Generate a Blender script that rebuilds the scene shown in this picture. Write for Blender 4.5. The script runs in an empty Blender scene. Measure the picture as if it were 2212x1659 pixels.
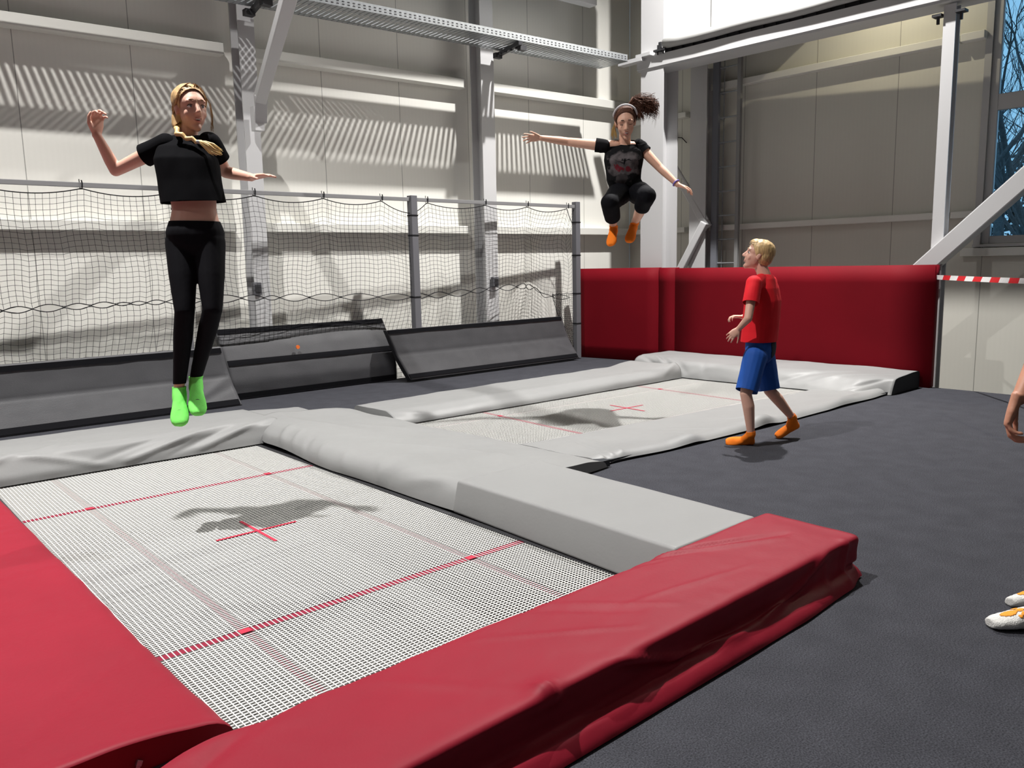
import bpy, bmesh, math, random
from mathutils import Vector, Matrix, noise
random.seed(7)
scn = bpy.context.scene
COL = scn.collection

# ------------------------------------------------------------------ camera
cam_d = bpy.data.cameras.new('camera'); cam = bpy.data.objects.new('camera', cam_d); COL.objects.link(cam)
cam_d.sensor_width = 36.0; cam_d.lens = 1728.28 / 2212 * 36; cam_d.clip_start = 0.05; cam_d.clip_end = 200
_r = Vector((0.7509, -0.6600, -0.0205)); _f = Vector((0.6530, 0.7431, -0.1469))
CAM = Vector((-1.0981, -2.7961, 1.3324))
def _cam():
    yaw, pitch, roll = 0.849835, 0.147414, -0.020767
    f = Vector((math.cos(pitch)*math.cos(yaw), math.cos(pitch)*math.sin(yaw), -math.sin(pitch)))
    r = Vector((math.sin(yaw), -math.cos(yaw), 0)); u = r.cross(f)
    r2 = r*math.cos(roll)+u*math.sin(roll); u2 = -r*math.sin(roll)+u*math.cos(roll)
    m = Matrix((r2, u2, -f)).transposed().to_4x4(); m.translation = CAM
    return m
cam.matrix_world = _cam()
scn.camera = cam

# ------------------------------------------------------------------ look, sky, lamps
vs = scn.view_settings
vs.view_transform = 'Standard'; vs.look = 'None'; vs.gamma = 1.0; vs.use_curve_mapping = False
vs.exposure = -1.38
W = bpy.data.worlds.new('winter_sky'); scn.world = W; W.use_nodes = True
bgn = W.node_tree.nodes['Background']; bgn.inputs[0].default_value = (0.36, 0.68, 0.95, 1); bgn.inputs[1].default_value = 2.4

def lamp(name, loc, power, size=0.45, col=(1.0, 0.955, 0.88), target=None, spread=180):
    d = bpy.data.lights.new(name, 'AREA'); d.shape = 'DISK'; d.size = size; d.energy = power; d.color = col
    d.spread = math.radians(spread)
    o = bpy.data.objects.new(name, d); COL.objects.link(o); o.location = loc
    if target is not None:
        v = Vector(target) - Vector(loc); o.rotation_euler = v.to_track_quat('-Z', 'Y').to_euler()
    return o
lamp('high_bay_lamp', (6.28, 2.0, 7.8), 1500, 0.16, (1.0, 0.975, 0.94), spread=118)
lamp('high_bay_lamp', (-0.6, 1.75, 7.8), 1230, 0.16, (1.0, 0.975, 0.94), spread=116)
lamp('high_bay_lamp', (-7.4, 1.75, 7.8), 1000, 0.16, (1.0, 0.965, 0.92), spread=112)
lamp('high_bay_lamp', (2.8, -5.6, 7.8), 70, 0.30, (1.0, 0.975, 0.94))  # two weak fill lamps added out of view behind the camera
lamp('high_bay_lamp', (-4.2, -5.6, 7.8), 70, 0.30, (1.0, 0.975, 0.94))
lamp('added_strip_lamp', (7.97, 1.5, 4.86), 150, 0.07, (1.0, 0.90, 0.66))  # added hidden pair, makes the lit band high on the right wall
lamp('added_strip_lamp', (7.97, -1.2, 4.86), 150, 0.07, (1.0, 0.90, 0.66))

# ------------------------------------------------------------------ materials
def mat(name, col, rough=0.6, metal=0.0, spec=0.4, noise_scale=0, noise_amt=0.0, bump=0.0, bump_scale=200, sheen=0.0, sss=0.0):
    m = bpy.data.materials.new(name); m.use_nodes = True
    nt = m.node_tree; b = nt.nodes['Principled BSDF']
    b.inputs['Base Color'].default_value = (*col, 1); b.inputs['Roughness'].default_value = rough
    b.inputs['Metallic'].default_value = metal; b.inputs['Specular IOR Level'].default_value = spec
    if sheen: b.inputs['Sheen Weight'].default_value = sheen
    if sss:
        b.inputs['Subsurface Weight'].default_value = sss; b.inputs['Subsurface Radius'].default_value = (0.012, 0.005, 0.003); b.inputs['Subsurface Scale'].default_value = 1.0
    tc = nt.nodes.new('ShaderNodeTexCoord')
    if noise_amt:
        n = nt.nodes.new('ShaderNodeTexNoise'); n.inputs['Scale'].default_value = noise_scale; n.inputs['Detail'].default_value = 6
        nt.links.new(tc.outputs['Object'], n.inputs['Vector'])
        r = nt.nodes.new('ShaderNodeMapRange'); r.inputs[1].default_value = 0.3; r.inputs[2].default_value = 0.7
        r.inputs[3].default_value = 1 - noise_amt; r.inputs[4].default_value = 1 + noise_amt
        nt.links.new(n.outputs['Fac'], r.inputs[0])
        mx = nt.nodes.new('ShaderNodeVectorMath'); mx.operation = 'SCALE'; mx.inputs[0].default_value = col
        nt.links.new(r.outputs[0], mx.inputs['Scale']); nt.links.new(mx.outputs[0], b.inputs['Base Color'])
    if bump:
        n2 = nt.nodes.new('ShaderNodeTexNoise'); n2.inputs['Scale'].default_value = bump_scale; n2.inputs['Detail'].default_value = 4
        nt.links.new(tc.outputs['Object'], n2.inputs['Vector'])
        bp = nt.nodes.new('ShaderNodeBump'); bp.inputs['Strength'].default_value = bump; bp.inputs['Distance'].default_value = 0.01
        nt.links.new(n2.outputs['Fac'], bp.inputs['Height']); nt.links.new(bp.outputs[0], b.inputs['Normal'])
    return m

def seam_mat(name, col, spacing, offset, axis=0, rough=0.45):
    """painted sandwich panels: narrow vertical joints and faint micro ribs"""
    m = mat(name, col, rough, noise_scale=0.6, noise_amt=0.02)
    nt = m.node_tree; b = nt.nodes['Principled BSDF']
    tc = [n for n in nt.nodes if n.type == 'TEX_COORD'][0]
    sp = nt.nodes.new('ShaderNodeSeparateXYZ'); nt.links.new(tc.outputs['Object'], sp.inputs[0])
    def M(op, a, c, d=None):
        n = nt.nodes.new('ShaderNodeMath'); n.operation = op
        for i, v in enumerate((a, c, d)):
            if v is None: continue
            if isinstance(v, (int, float)): n.inputs[i].default_value = v
            else: nt.links.new(v, n.inputs[i])
        return n.outputs[0]
    x = M('ADD', sp.outputs[axis], -offset)
    w = M('PINGPONG', x, spacing/2)
    near = M('LESS_THAN', w, 0.004)
    rib = M('SINE', M('MULTIPLY', x, 2*math.pi/0.05), 0)
    ribf = M('MULTIPLY_ADD', rib, 0.005, 1.0)
    fac = M('MULTIPLY', ribf, M('SUBTRACT', 1.0, M('MULTIPLY', near, 0.55)))
    src = b.inputs['Base Color'].links[0].from_socket
    mx = nt.nodes.new('ShaderNodeVectorMath'); mx.operation = 'SCALE'
    nt.links.new(src, mx.inputs[0]); nt.links.new(fac, mx.inputs['Scale']); nt.links.new(mx.outputs[0], b.inputs['Base Color'])
    return m

M_carpet = mat('charcoal_carpet', (0.046, 0.047, 0.056), 0.95, spec=0.1, noise_scale=190, noise_amt=0.55, bump=0.35, bump_scale=500)
def _carpet_blotch():
    nt = M_carpet.node_tree; b = nt.nodes['Principled BSDF']; tc = [n for n in nt.nodes if n.type == 'TEX_COORD'][0]
    n = nt.nodes.new('ShaderNodeTexNoise'); n.inputs['Scale'].default_value = 7; n.inputs['Detail'].default_value = 5
    nt.links.new(tc.outputs['Object'], n.inputs['Vector'])
    r = nt.nodes.new('ShaderNodeMapRange'); r.inputs[1].default_value = .3; r.inputs[2].default_value = .7; r.inputs[3].default_value = .9; r.inputs[4].default_value = 1.1
    nt.links.new(n.outputs['Fac'], r.inputs[0]); src = b.inputs['Base Color'].links[0].from_socket
    mx = nt.nodes.new('ShaderNodeVectorMath'); mx.operation = 'SCALE'
    nt.links.new(src, mx.inputs[0]); nt.links.new(r.outputs[0], mx.inputs['Scale']); nt.links.new(mx.outputs[0], b.inputs['Base Color'])
_carpet_blotch()
M_pit = mat('pit_concrete', (0.12, 0.123, 0.118), 0.9, noise_scale=6, noise_amt=0.2)
M_greyvinyl = mat('light_grey_vinyl', (0.225, 0.227, 0.228), 0.5, spec=0.35, noise_scale=3, noise_amt=0.03, bump=0.05, bump_scale=60)
M_redvinyl = mat('red_vinyl', (0.225, 0.0072, 0.021), 0.55, spec=0.20, noise_scale=3, noise_amt=0.05, bump=0.05, bump_scale=60)
M_redwall = mat('dark_red_wall_vinyl', (0.150, 0.0014, 0.007), 0.7, spec=0.12, noise_scale=1.4, noise_amt=0.08, bump=0.05, bump_scale=30)
M_foam_shade = mat('dark_foam_and_shade', (0.035, 0.037, 0.042), 0.8, spec=0.2)  # foam, also the painted shade of a pad end and a gap
M_greycloth = mat('grey_ramp_cover', (0.085, 0.085, 0.092), 0.5, spec=0.35, noise_scale=5, noise_amt=0.06, bump=0.15, bump_scale=120)
M_greydark = mat('dark_grey_ramp_edge', (0.05, 0.05, 0.054), 0.6, spec=0.3)
M_velcro = mat('black_velcro_strip', (0.008, 0.008, 0.01), 0.95, spec=0.1)
M_webw = mat('white_woven_web', (0.58, 0.58, 0.565), 0.5, spec=0.4)
M_webr = mat('red_woven_web', (0.20, 0.006, 0.028), 0.55, spec=0.3)
M_cross = mat('red_cross_tape', (0.42, 0.02, 0.05), 0.5)
M_faded = mat('faded_red_web', (0.12, 0.022, 0.036), 0.6)
M_black = mat('black_rope', (0.012, 0.012, 0.014), 0.8, spec=0.2)
M_white = mat('white_painted_steel', (0.56, 0.56, 0.57), 0.42, spec=0.4)
M_galv = mat('galvanised_steel', (0.42, 0.44, 0.46), 0.38, metal=0.75, noise_scale=30, noise_amt=0.12)
M_postgrey = mat('grey_post_padding', (0.135, 0.135, 0.15), 0.6, spec=0.3)
M_frame = mat('steel_frame', (0.05, 0.05, 0.055), 0.5, metal=0.4)
M_winframe = mat('grey_window_frame', (0.50, 0.50, 0.50), 0.45)
M_ceil = mat('ceiling_paint', (0.18, 0.18, 0.175), 0.8)
M_bark = mat('tree_bark', (0.10, 0.105, 0.11), 0.9, noise_scale=20, noise_amt=0.3)
M_snow = mat('outdoor_ground', (0.08, 0.11, 0.10), 0.9, noise_scale=1, noise_amt=0.3)

# ------------------------------------------------------------------ helpers
def tag(o, label=None, cat=None, group=None, kind=None):
    if label: o['label'] = label
    if cat: o['category'] = cat
    if group: o['group'] = group
    if kind: o['kind'] = kind
    return o
def link(name, verts, faces, m, parent=None, smooth=False):
    me = bpy.data.meshes.new(name); me.from_pydata([tuple(v) for v in verts], [], faces); me.update()
    if isinstance(m, (list, tuple)):
        for q in m: me.materials.append(q)
    elif m: me.materials.append(m)
    if smooth:
        for p in me.polygons: p.use_smooth = True
    o = bpy.data.objects.new(name, me); COL.objects.link(o)
    if parent is not None:
        o.parent = parent; o.matrix_parent_inverse = parent.matrix_world.inverted() if False else Matrix.Translation(-Vector(parent.location))
    return o
def empty(name, loc, label, cat, group=None):
    o = bpy.data.objects.new(name, None); COL.objects.link(o); o.location = loc; o.empty_display_size = 0.1
    return tag(o, label, cat, group)
class MB:
    def __init__(s): s.v = []; s.f = []
    def add(s, vs_, fs):
        n = len(s.v); s.v += [Vector(q) for q in vs_]; s.f += [tuple(i+n for i in f) for f in fs]
    def box(s, c, half, rot=None):
        R = rot or Matrix.Identity(3); c = Vector(c); h = half
        vs_ = [c + R @ Vector((x*h[0], y*h[1], z*h[2])) for x in (-1, 1) for y in (-1, 1) for z in (-1, 1)]
        s.add(vs_, [(0,1,3,2),(4,6,7,5),(0,4,5,1),(2,3,7,6),(0,2,6,4),(1,5,7,3)])
    def bar(s, a, b, w, h, up=(0,0,1)):
        a = Vector(a); b = Vector(b); d = (b-a); L = d.length; d.normalize(); up = Vector(up)
        x = d.cross(up); 
        if x.length < 1e-4: x = d.cross(Vector((1,0,0)))
        x.normalize(); y = x.cross(d)
        s.box((a+b)/2, (w/2, L/2, h/2), Matrix((x, d, y)).transposed())
    def tube(s, pts, r, n=8, cap=True, rad=None):
        pts = [Vector(p) for p in pts]; rings = []; prev = None
        base = len(s.v)
        for i, p in enumerate(pts):
            d = (pts[min(i+1, len(pts)-1)] - pts[max(i-1, 0)]).normalized()
            if prev is None:
                x = d.cross(Vector((0,0,1)));
                if x.length < 1e-3: x = d.cross(Vector((1,0,0)))
            else: x = prev - d*prev.dot(d)
            x.normalize(); prev = x; y = d.cross(x)
            rr = rad[i] if rad else r
            for k in range(n):
                a = 2*math.pi*k/n; s.v.append(p + (x*math.cos(a)+y*math.sin(a))*rr)
        for i in range(len(pts)-1):
            for k in range(n):
                a = base+i*n+k; b = base+i*n+(k+1) % n
                s.f.append((a, b, b+n, a+n))
        if cap:
            s.f.append(tuple(base+k for k in range(n))[::-1]); s.f.append(tuple(base+(len(pts)-1)*n+k for k in range(n)))
    def build(s, name, m, parent=None, smooth=False, bevel=0, seg=2):
        o = link(name, s.v, s.f, m, parent, smooth)
        bm = bmesh.new(); bm.from_mesh(o.data); bmesh.ops.recalc_face_normals(bm, faces=bm.faces)
        if bevel: bmesh.ops.bevel(bm, geom=bm.edges[:], offset=bevel, segments=seg, affect='EDGES', profile=0.6)
        bm.to_mesh(o.data); bm.free()
        return o
def hsec(mb, a, b, w, h, t=0.014, up=(0,1,0)):
    """rolled H section between a and b: flanges of width w, depth h measured along up"""
    up = Vector(up).normalized()
    mb.bar(Vector(a)+up*(h/2-t/2), Vector(b)+up*(h/2-t/2), w, t, up)
    mb.bar(Vector(a)-up*(h/2-t/2), Vector(b)-up*(h/2-t/2), w, t, up)
    mb.bar(a, b, t, h-2*t, up)

# ------------------------------------------------------------------ room shell
WB_A = -0.0733                      # back wall runs a little off square
def yb(x): return 6.1 + WB_A*x
def xr(y): return 8.9 - 0.0437*y
XC, YC = 8.66, 5.465
def wall(name, p0, p1, z0, z1, m, thick=0.1, origin=None):
    """vertical slab from p0 to p1 with its room face on that line; origin = local x zero"""
    p0 = Vector((*p0, 0)); p1 = Vector((*p1, 0)); d = (p1-p0).normalized(); L = (p1-p0).length
    n = Vector((-d.y, d.x, 0))
    mb = MB(); mb.add([(0,0,z0),(L,0,z0),(L,thick,z0),(0,thick,z0),(0,0,z1),(L,0,z1),(L,thick,z1),(0,thick,z1)],
        [(0,1,5,4),(1,2,6,5),(2,3,7,6),(3,0,4,7),(4,5,6,7),(3,2,1,0)])
    o = mb.build(name, m); o.location = p0; o.rotation_euler = (0, 0, math.atan2(d.y, d.x)); o['kind'] = 'structure'
    return o
pb0 = (-9.5, yb(-9.5)); dirb = Vector((1, WB_A, 0)).normalized()
seam_world = Vector((3.66, yb(3.66), 0)) - Vector((*pb0, 0))
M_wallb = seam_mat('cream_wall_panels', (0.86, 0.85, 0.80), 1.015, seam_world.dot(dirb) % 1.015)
wall('wall_back', pb0, (XC, YC), -0.6, 9.2, M_wallb)
pr0 = Vector((XC, YC, 0)); pr1 = Vector((xr(-9.5), -9.5, 0)); dirr = (pr1-pr0).normalized()
o_r = (Vector((8.79, 2.52, 0)) - pr0).dot(dirr)
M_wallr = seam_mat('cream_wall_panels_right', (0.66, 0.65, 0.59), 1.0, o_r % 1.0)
# window opening in the right wall
def rp(y): return (xr(y), y)
WY0, WY1, WZ0, WZ1 = 0.55, -1.35, 1.46, 5.2
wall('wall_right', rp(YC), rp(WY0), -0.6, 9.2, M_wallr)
def wseg(name, ya, yb_, z0, z1):
    L0 = (Vector((*rp(ya), 0))-pr0).length
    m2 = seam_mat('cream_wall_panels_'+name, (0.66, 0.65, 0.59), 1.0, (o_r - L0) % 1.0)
    return wall('wall_right', rp(ya), rp(yb_), z0, z1, m2)
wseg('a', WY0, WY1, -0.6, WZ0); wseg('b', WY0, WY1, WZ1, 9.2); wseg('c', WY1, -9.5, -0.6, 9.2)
wall('wall_front', rp(-9.5), (-9.5, -9.5), -0.6, 9.2, mat('front_wall_paint', (0.28, 0.28, 0.27), 0.7))
wall('wall_left', (-9.5, -9.5), pb0, -0.6, 9.2, mat('left_wall_paint', (0.28, 0.28, 0.27), 0.7))
mb = MB(); mb.box((0, -1, 9.3), (10.5, 9, 0.1)); mb.build('ceiling', M_ceil)['kind'] = 'structure'
# lower slab of the hall around the raised carpet deck
mb = MB(); mb.box((0, -1, -0.65), (10.5, 9, 0.05)); mb.build('floor', M_pit)['kind'] = 'structure'

# near and far trampoline beds: centre, turn, half sizes of the pit
NB = (Vector((0.53, 1.07, 0)), 0.0); FB = (Vector((4.51, 1.98, 0)), math.radians(-92.7))
HW, HL = 1.12, 2.34
def pit_corners(B):
    c, a = B; R = Matrix.Rotation(a, 3, 'Z')
    return [c + R @ Vector((x, y, 0)) for x, y in ((-HW,-HL),(HW,-HL),(HW,HL),(-HW,HL))]
bm = bmesh.new()
outer = [(-9.3,-9.3),(7.52,-9.3),(7.52,5.30),(-9.3,5.56)]
for loop in ([Vector((*q,0)) for q in outer], pit_corners(NB), pit_corners(FB)):
    vs_ = [bm.verts.new(q) for q in loop]
    for i in range(4): bm.edges.new((vs_[i], vs_[(i+1) % 4]))
bmesh.ops.triangle_fill(bm, use_beauty=True, edges=bm.edges[:])
rim = [e for e in bm.edges if e.is_boundary]
ret = bmesh.ops.extrude_edge_only(bm, edges=rim)
for v in [g for g in ret['geom'] if isinstance(g, bmesh.types.BMVert)]: v.co.z = -0.5
bmesh.ops.recalc_face_normals(bm, faces=bm.faces)
for f in bm.faces:
    if abs(f.normal.z) > .5 and f.normal.z < 0: f.normal_flip()
me = bpy.data.meshes.new('floor'); bm.to_mesh(me); bm.free(); me.materials.append(M_carpet)
fl = bpy.data.objects.new('floor', me); COL.objects.link(fl); fl['kind'] = 'structure'

# ------------------------------------------------------------------ trampolines (bed, frame, red marking webs)
def make_trampoline():
    t = bpy.data.objects.new('trampoline', None); COL.objects.link(t)
    bw, bl = 0.865, 2.13
    px_, py_ = 0.0195, 0.0165
    nx = int(2*bw/px_); ny = int(2*bl/py_)
    mbx = MB(); mby = MB(); red = MB(); hem = MB()
    bx, by = 1.075/2, 2.15/2
    redx = {round((s*bx+bw)/px_)+k for s in (-1, 1) for k in (0, 1)}
    redy = [round((s*by+bl)/py_) for s in (-1, 1)]
    web = MB(); cross = MB(); faded = MB()
    for i in range(nx+1):
        x = -bw + i*px_
        if i in redx: continue
        else: web.box((x, 0, 0.0012), (0.0020, bl, 0.0008))
    for j in range(ny+1):
        y = -bl + j*py_
        web.box((0, y, -0.0007), (bw, 0.0033, 0.0007))
    cross.box((0, 0, 0.0034), (0.215, 0.0085, 0.0010)); cross.box((0, 0, 0.0038), (0.0085, 0.215, 0.0010))
    for s in (-1, 1):
        hem.box((s*(bw+0.016), 0, 0.0), (0.016, bl+0.03, 0.004)); hem.box((0, s*(bl+0.016), 0.0), (bw, 0.016, 0.004))
    fr = MB()
    for s in (-1, 1):
        fr.bar((s*1.06, -2.28, -0.05), (s*1.06, 2.28, -0.05), 0.07, 0.06); fr.bar((-1.06, s*2.24, -0.05), (1.06, s*2.24, -0.05), 0.07, 0.06)
        for q in (-1.5, 0, 1.5): fr.bar((s*1.06, q, -0.5), (s*1.06, q, -0.08), 0.05, 0.05)
        fr.bar((-1.06, s*1.2, -0.46), (1.06, s*1.2, -0.46), 0.04, 0.04)
    spr = MB()
    for q in (-1, 1):
        spr.box((q*(bw+0.09), 0, -0.012), (0.075, bl+0.02, 0.003)); spr.box((0, q*(bl+0.06), -0.012), (bw, 0.045, 0.003))
    extra = []
    for j in redy:
        q = MB(); q.box((0, -bl+j*py_, 0.0004), (bw, 0.019, 0.0005)); extra.append(('marking_line', q, M_webr))
    for s in (-1, 1):
        q = MB()
        for kk in (0, 1): q.box((-bw+(round((s*bx+bw)/px_)+kk)*px_, 0, -0.0026), (0.0052, bl, 0.0008))
        q.box((-bw+(round((s*bx+bw)/px_)+.5)*px_, bl-0.004, -0.0026), (0.012, 0.004, 0.0008)); extra.append(('faded_line', q, M_faded))
        for u in (-1, 1): q = MB(); q.box((s*bx+px_/2, u*by, 0.0032), (0.022, 0.018, 0.0008)); extra.append(('line_crossing', q, M_cross))
    for n, m_, mm in [('jump_bed', web, M_webw), ('centre_cross', cross, M_cross)] + extra + [ ('bed_hem', hem, M_frame), ('frame', fr, M_frame), ('edge_apron', spr, M_frame)]:
        o = link(n, m_.v, m_.f, mm); o.parent = t
    return t
tr = make_trampoline(); tr.location = NB[0]
tag(tr, 'nearest trampoline, white woven bed with red lines between red and grey pads', 'trampoline', 'trampolines sunk in the carpet')
t2 = tr.copy(); COL.objects.link(t2)
for ch in list(tr.children):
    c = ch.copy(); COL.objects.link(c); c.parent = t2
t2.location = FB[0]; t2.rotation_euler = (0, 0, FB[1])
tag(t2, 'second trampoline, white bed framed by grey pads below the jumper in orange socks', 'trampoline', 'trampolines sunk in the carpet')

# ------------------------------------------------------------------ padded covers as swept, wrinkled vinyl sheets
def resample(poly, n):
    P = [Vector((a, b, 0)) for a, b in poly]; L = [0]
    for i in range(1, len(P)): L.append(L[-1] + (P[i]-P[i-1]).length)
    out = []; j = 0
    for k in range(n):
        t = L[-1]*k/(n-1)
        while j < len(P)-2 and L[j+1] < t: j += 1
        f = (t-L[j])/max(1e-9, L[j+1]-L[j]); out.append(P[j].lerp(P[j+1], min(1, max(0, f))))
    return out, L[-1]
def soften(pts, it):
    for _ in range(it):
        q = [p.copy() for p in pts]
        for i in range(1, len(pts)-1): q[i] = pts[i]*0.5 + (pts[i-1]+pts[i+1])*0.25
        pts = q
    return pts
def cover(name, label, p0, p1, secs, m, ridges=(), fbm=0.004, fscale=3.0, n=64, mlen=None, group=None, cat='pad', soft=2, seed=0.0, endmat=None, wav=0.0, parent=None, under=True):
    """p0-p1: world line of the pad; s runs to the left of it.  secs: [(t, [(s, z), ...])] cross-sections of the sheet.
    ridges: (u0, v0, u1, v1, amp, width) folds on the sheet in metres, v from 0 to 1 across the section."""
    p0 = Vector((*p0, 0)); p1 = Vector((*p1, 0)); d = p1-p0; L = d.length; d.normalize(); nrm = Vector((-d.y, d.x, 0))
    mlen = mlen or max(12, int(L/0.025))
    R = [(t, soften(resample(s, n)[0], soft)) for t, s in secs]
    Ls = [resample(s, n)[1] for t, s in secs]
    grid = []
    for i in range(mlen):
        t = i/(mlen-1); j = 0
        while j < len(R)-2 and R[j+1][0] < t: j += 1
        a, b = R[j], R[min(j+1, len(R)-1)]
        f = 0 if b[0] == a[0] else min(1, max(0, (t-a[0])/(b[0]-a[0]))); f = f*f*(3-2*f)
        row = []
        for k in range(n):
            q = a[1][k].lerp(b[1][k], f); row.append(p0 + d*(L*t) + nrm*q.x + Vector((0, 0, q.y)))
        grid.append(row)
    Lw = sum(Ls)/len(Ls)
    out = []
    for i in range(mlen):
        for k in range(n):
            a = grid[max(0, i-1)][k]; b = grid[min(mlen-1, i+1)][k]; c = grid[i][max(0, k-1)]; e = grid[i][min(n-1, k+1)]
            nn = (b-a).cross(e-c)
            if nn.length < 1e-9: nn = Vector((0,0,1))
            nn.normalize()
            p = grid[i][k]; u = L*i/(mlen-1); v = Lw*k/(n-1)
            dz = fbm*noise.fractal(Vector((p.x*fscale+seed, p.y*fscale, p.z*fscale)), 0.8, 2.0, 4)
            for (u0, v0, u1, v1, amp, w) in ridges:
                ax, ay, bx_, by_ = u0, v0*Lw, u1, v1*Lw
                dx, dy = bx_-ax, by_-ay; ll = dx*dx+dy*dy
                tt = min(1, max(0, ((u-ax)*dx+(v-ay)*dy)/ll)) if ll else 0
                dist = math.hypot(u-ax-tt*dx, v-ay-tt*dy)
                dz += amp*math.exp(-(dist/w)**2)*(0.35+0.65*math.sin(math.pi*min(1, max(0.0, tt))))
            edge = min(1, k/3, (n-1-k)/3)
            out.append(p + nn*dz*(0.3+0.7*edge))
    # make sure the sheet faces up/outwards
    fs = []
    mid = (mlen//2)*n + n//2
    tst = (out[mid+n]-out[mid]).cross(out[mid+1]-out[mid]).z
    for i in range(mlen-1):
        for k in range(n-1):
            a = i*n+k; q = (a, a+n, a+n+1, a+1)
            fs.append(q if tst > 0 else q[::-1])
    fs.append(tuple(range(n)) if tst > 0 else tuple(range(n))[::-1])
    e0 = (mlen-1)*n; fs.append(tuple(range(e0+n-1, e0-1, -1)) if tst > 0 else tuple(range(e0, e0+n)))
    zf = min(v.z for v in out)
    if zf < 0.006:
        for v in out: v.z = max(v.z, 0.006)
    mats = [m, endmat] if endmat else m
    o = link(name, out, fs, mats, parent)
    for p in o.data.polygons: p.use_smooth = len(p.vertices) < 5
    if endmat:
        o.data.polygons[-1].material_index = 1; o.data.polygons[-2].material_index = 1
    if parent is None: tag(o, label, cat, group)
    return o
GR = 'padded covers round the trampolines'
# back grey pad of the near trampoline: inner skirt hangs in diagonal folds (u=0 at the left end)
rd = [(1.45,0.02,2.05,0.20,0.024,0.020),(1.30,0.02,1.85,0.19,-0.014,0.018),(1.05,0.03,1.60,0.22,0.022,0.020),(0.85,0.02,1.35,0.2,-0.010,0.018),(2.55,0.02,1.95,0.20,0.014,0.022),
      (3.45,0.21,2.65,0.03,0.026,0.020),(3.55,0.20,2.95,0.02,-0.016,0.018),(3.78,0.20,3.15,0.03,0.022,0.020),(3.2,0.22,2.45,0.06,-0.012,0.018),(2.15,0.20,2.3,0.32,0.010,0.03),(2.2,0.45,2.45,0.25,0.004,0.02),(0.4,0.03,1.0,0.22,0.020,0.022)]
cover('trampoline_pad', 'long light grey pad below the green socks with a wrinkled hanging skirt', (-2.2, 3.05), (1.62, 3.02),
      [(0, [(0.0,0.012),(0.0,0.05),(0.05,0.160),(0.09,0.188),(0.80,0.175),(0.84,0.15),(0.85,0.0)]), (0.60, [(0.0,0.012),(0.0,0.06),(0.06,0.165),(0.11,0.188),(0.80,0.17),(0.85,0.14),(0.86,0.0)]),
       (1, [(0.0,0.012),(0.01,0.06),(0.04,0.145),(0.12,0.172),(0.80,0.160),(0.86,0.12),(0.87,0.0)])], M_greyvinyl, rd, 0.005, 2.2, group=GR, soft=1, n=80)
# back part turning the corner towards the far trampoline
cover('trampoline_pad', 'flat light grey corner pad at the end of the long back pad', (1.66, 3.44), (2.28, 3.44),
      [(0, [(0.0,0.10),(0.45,0.13),(0.5,0.11),(0.52,0.0)]), (0.75, [(0.0,0.10),(0.40,0.11),(0.46,0.09),(0.5,0.0)]), (1, [(0.0,0.04),(0.3,0.05),(0.36,0.03),(0.4,0.0)])], M_greyvinyl, (), 0.004, 2.0, group=GR, n=30)
# broad cloth covered pad between the beds (runs away from the camera)
rb = [(0.10,0.86,0.55,0.95,0.012,0.03),(2.30,0.80,2.15,0.97,0.018,0.03),(2.08,0.82,1.95,0.97,0.014,0.025),(1.85,0.83,1.72,0.97,-0.012,0.03),(1.6,0.84,1.5,0.97,0.012,0.03),(1.3,0.84,1.2,0.97,0.010,0.03),(0.9,0.84,0.8,0.97,0.008,0.03),
      (2.55,0.75,1.9,0.55,0.012,0.05),(1.25,0.62,0.45,0.35,0.010,0.035),(1.95,0.42,1.05,0.12,0.016,0.03),(0.75,0.55,0.2,0.75,0.007,0.03),(0.9,0.15,0.3,0.5,0.008,0.03)]
broad = cover('trampoline_pad', 'broad light grey cover between both trampolines, round edge over the near bed', (2.74, 0.64), (2.50, 3.42),
      [(0, [(0.0,0.008),(0.02,0.055),(0.15,0.075),(0.55,0.10),(1.14,0.150),(1.24,0.135),(1.285,0.07),(1.30,0.012)]), (0.45, [(0.0,0.012),(0.03,0.07),(0.2,0.10),(0.6,0.125),(1.06,0.150),(1.18,0.13),(1.245,0.07),(1.235,0.014)]),
       (0.85, [(0.0,0.012),(0.03,0.08),(0.2,0.11),(0.6,0.14),(0.86,0.165),(1.0,0.15),(1.10,0.09),(1.11,0.03)]), (1, [(0.0,0.012),(0.03,0.10),(0.2,0.13),(0.6,0.16),(0.78,0.185),(0.92,0.17),(0.99,0.10),(1.0,0.05)])],
      M_greyvinyl, rb, 0.006, 2.2, group=GR, soft=3)
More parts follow.
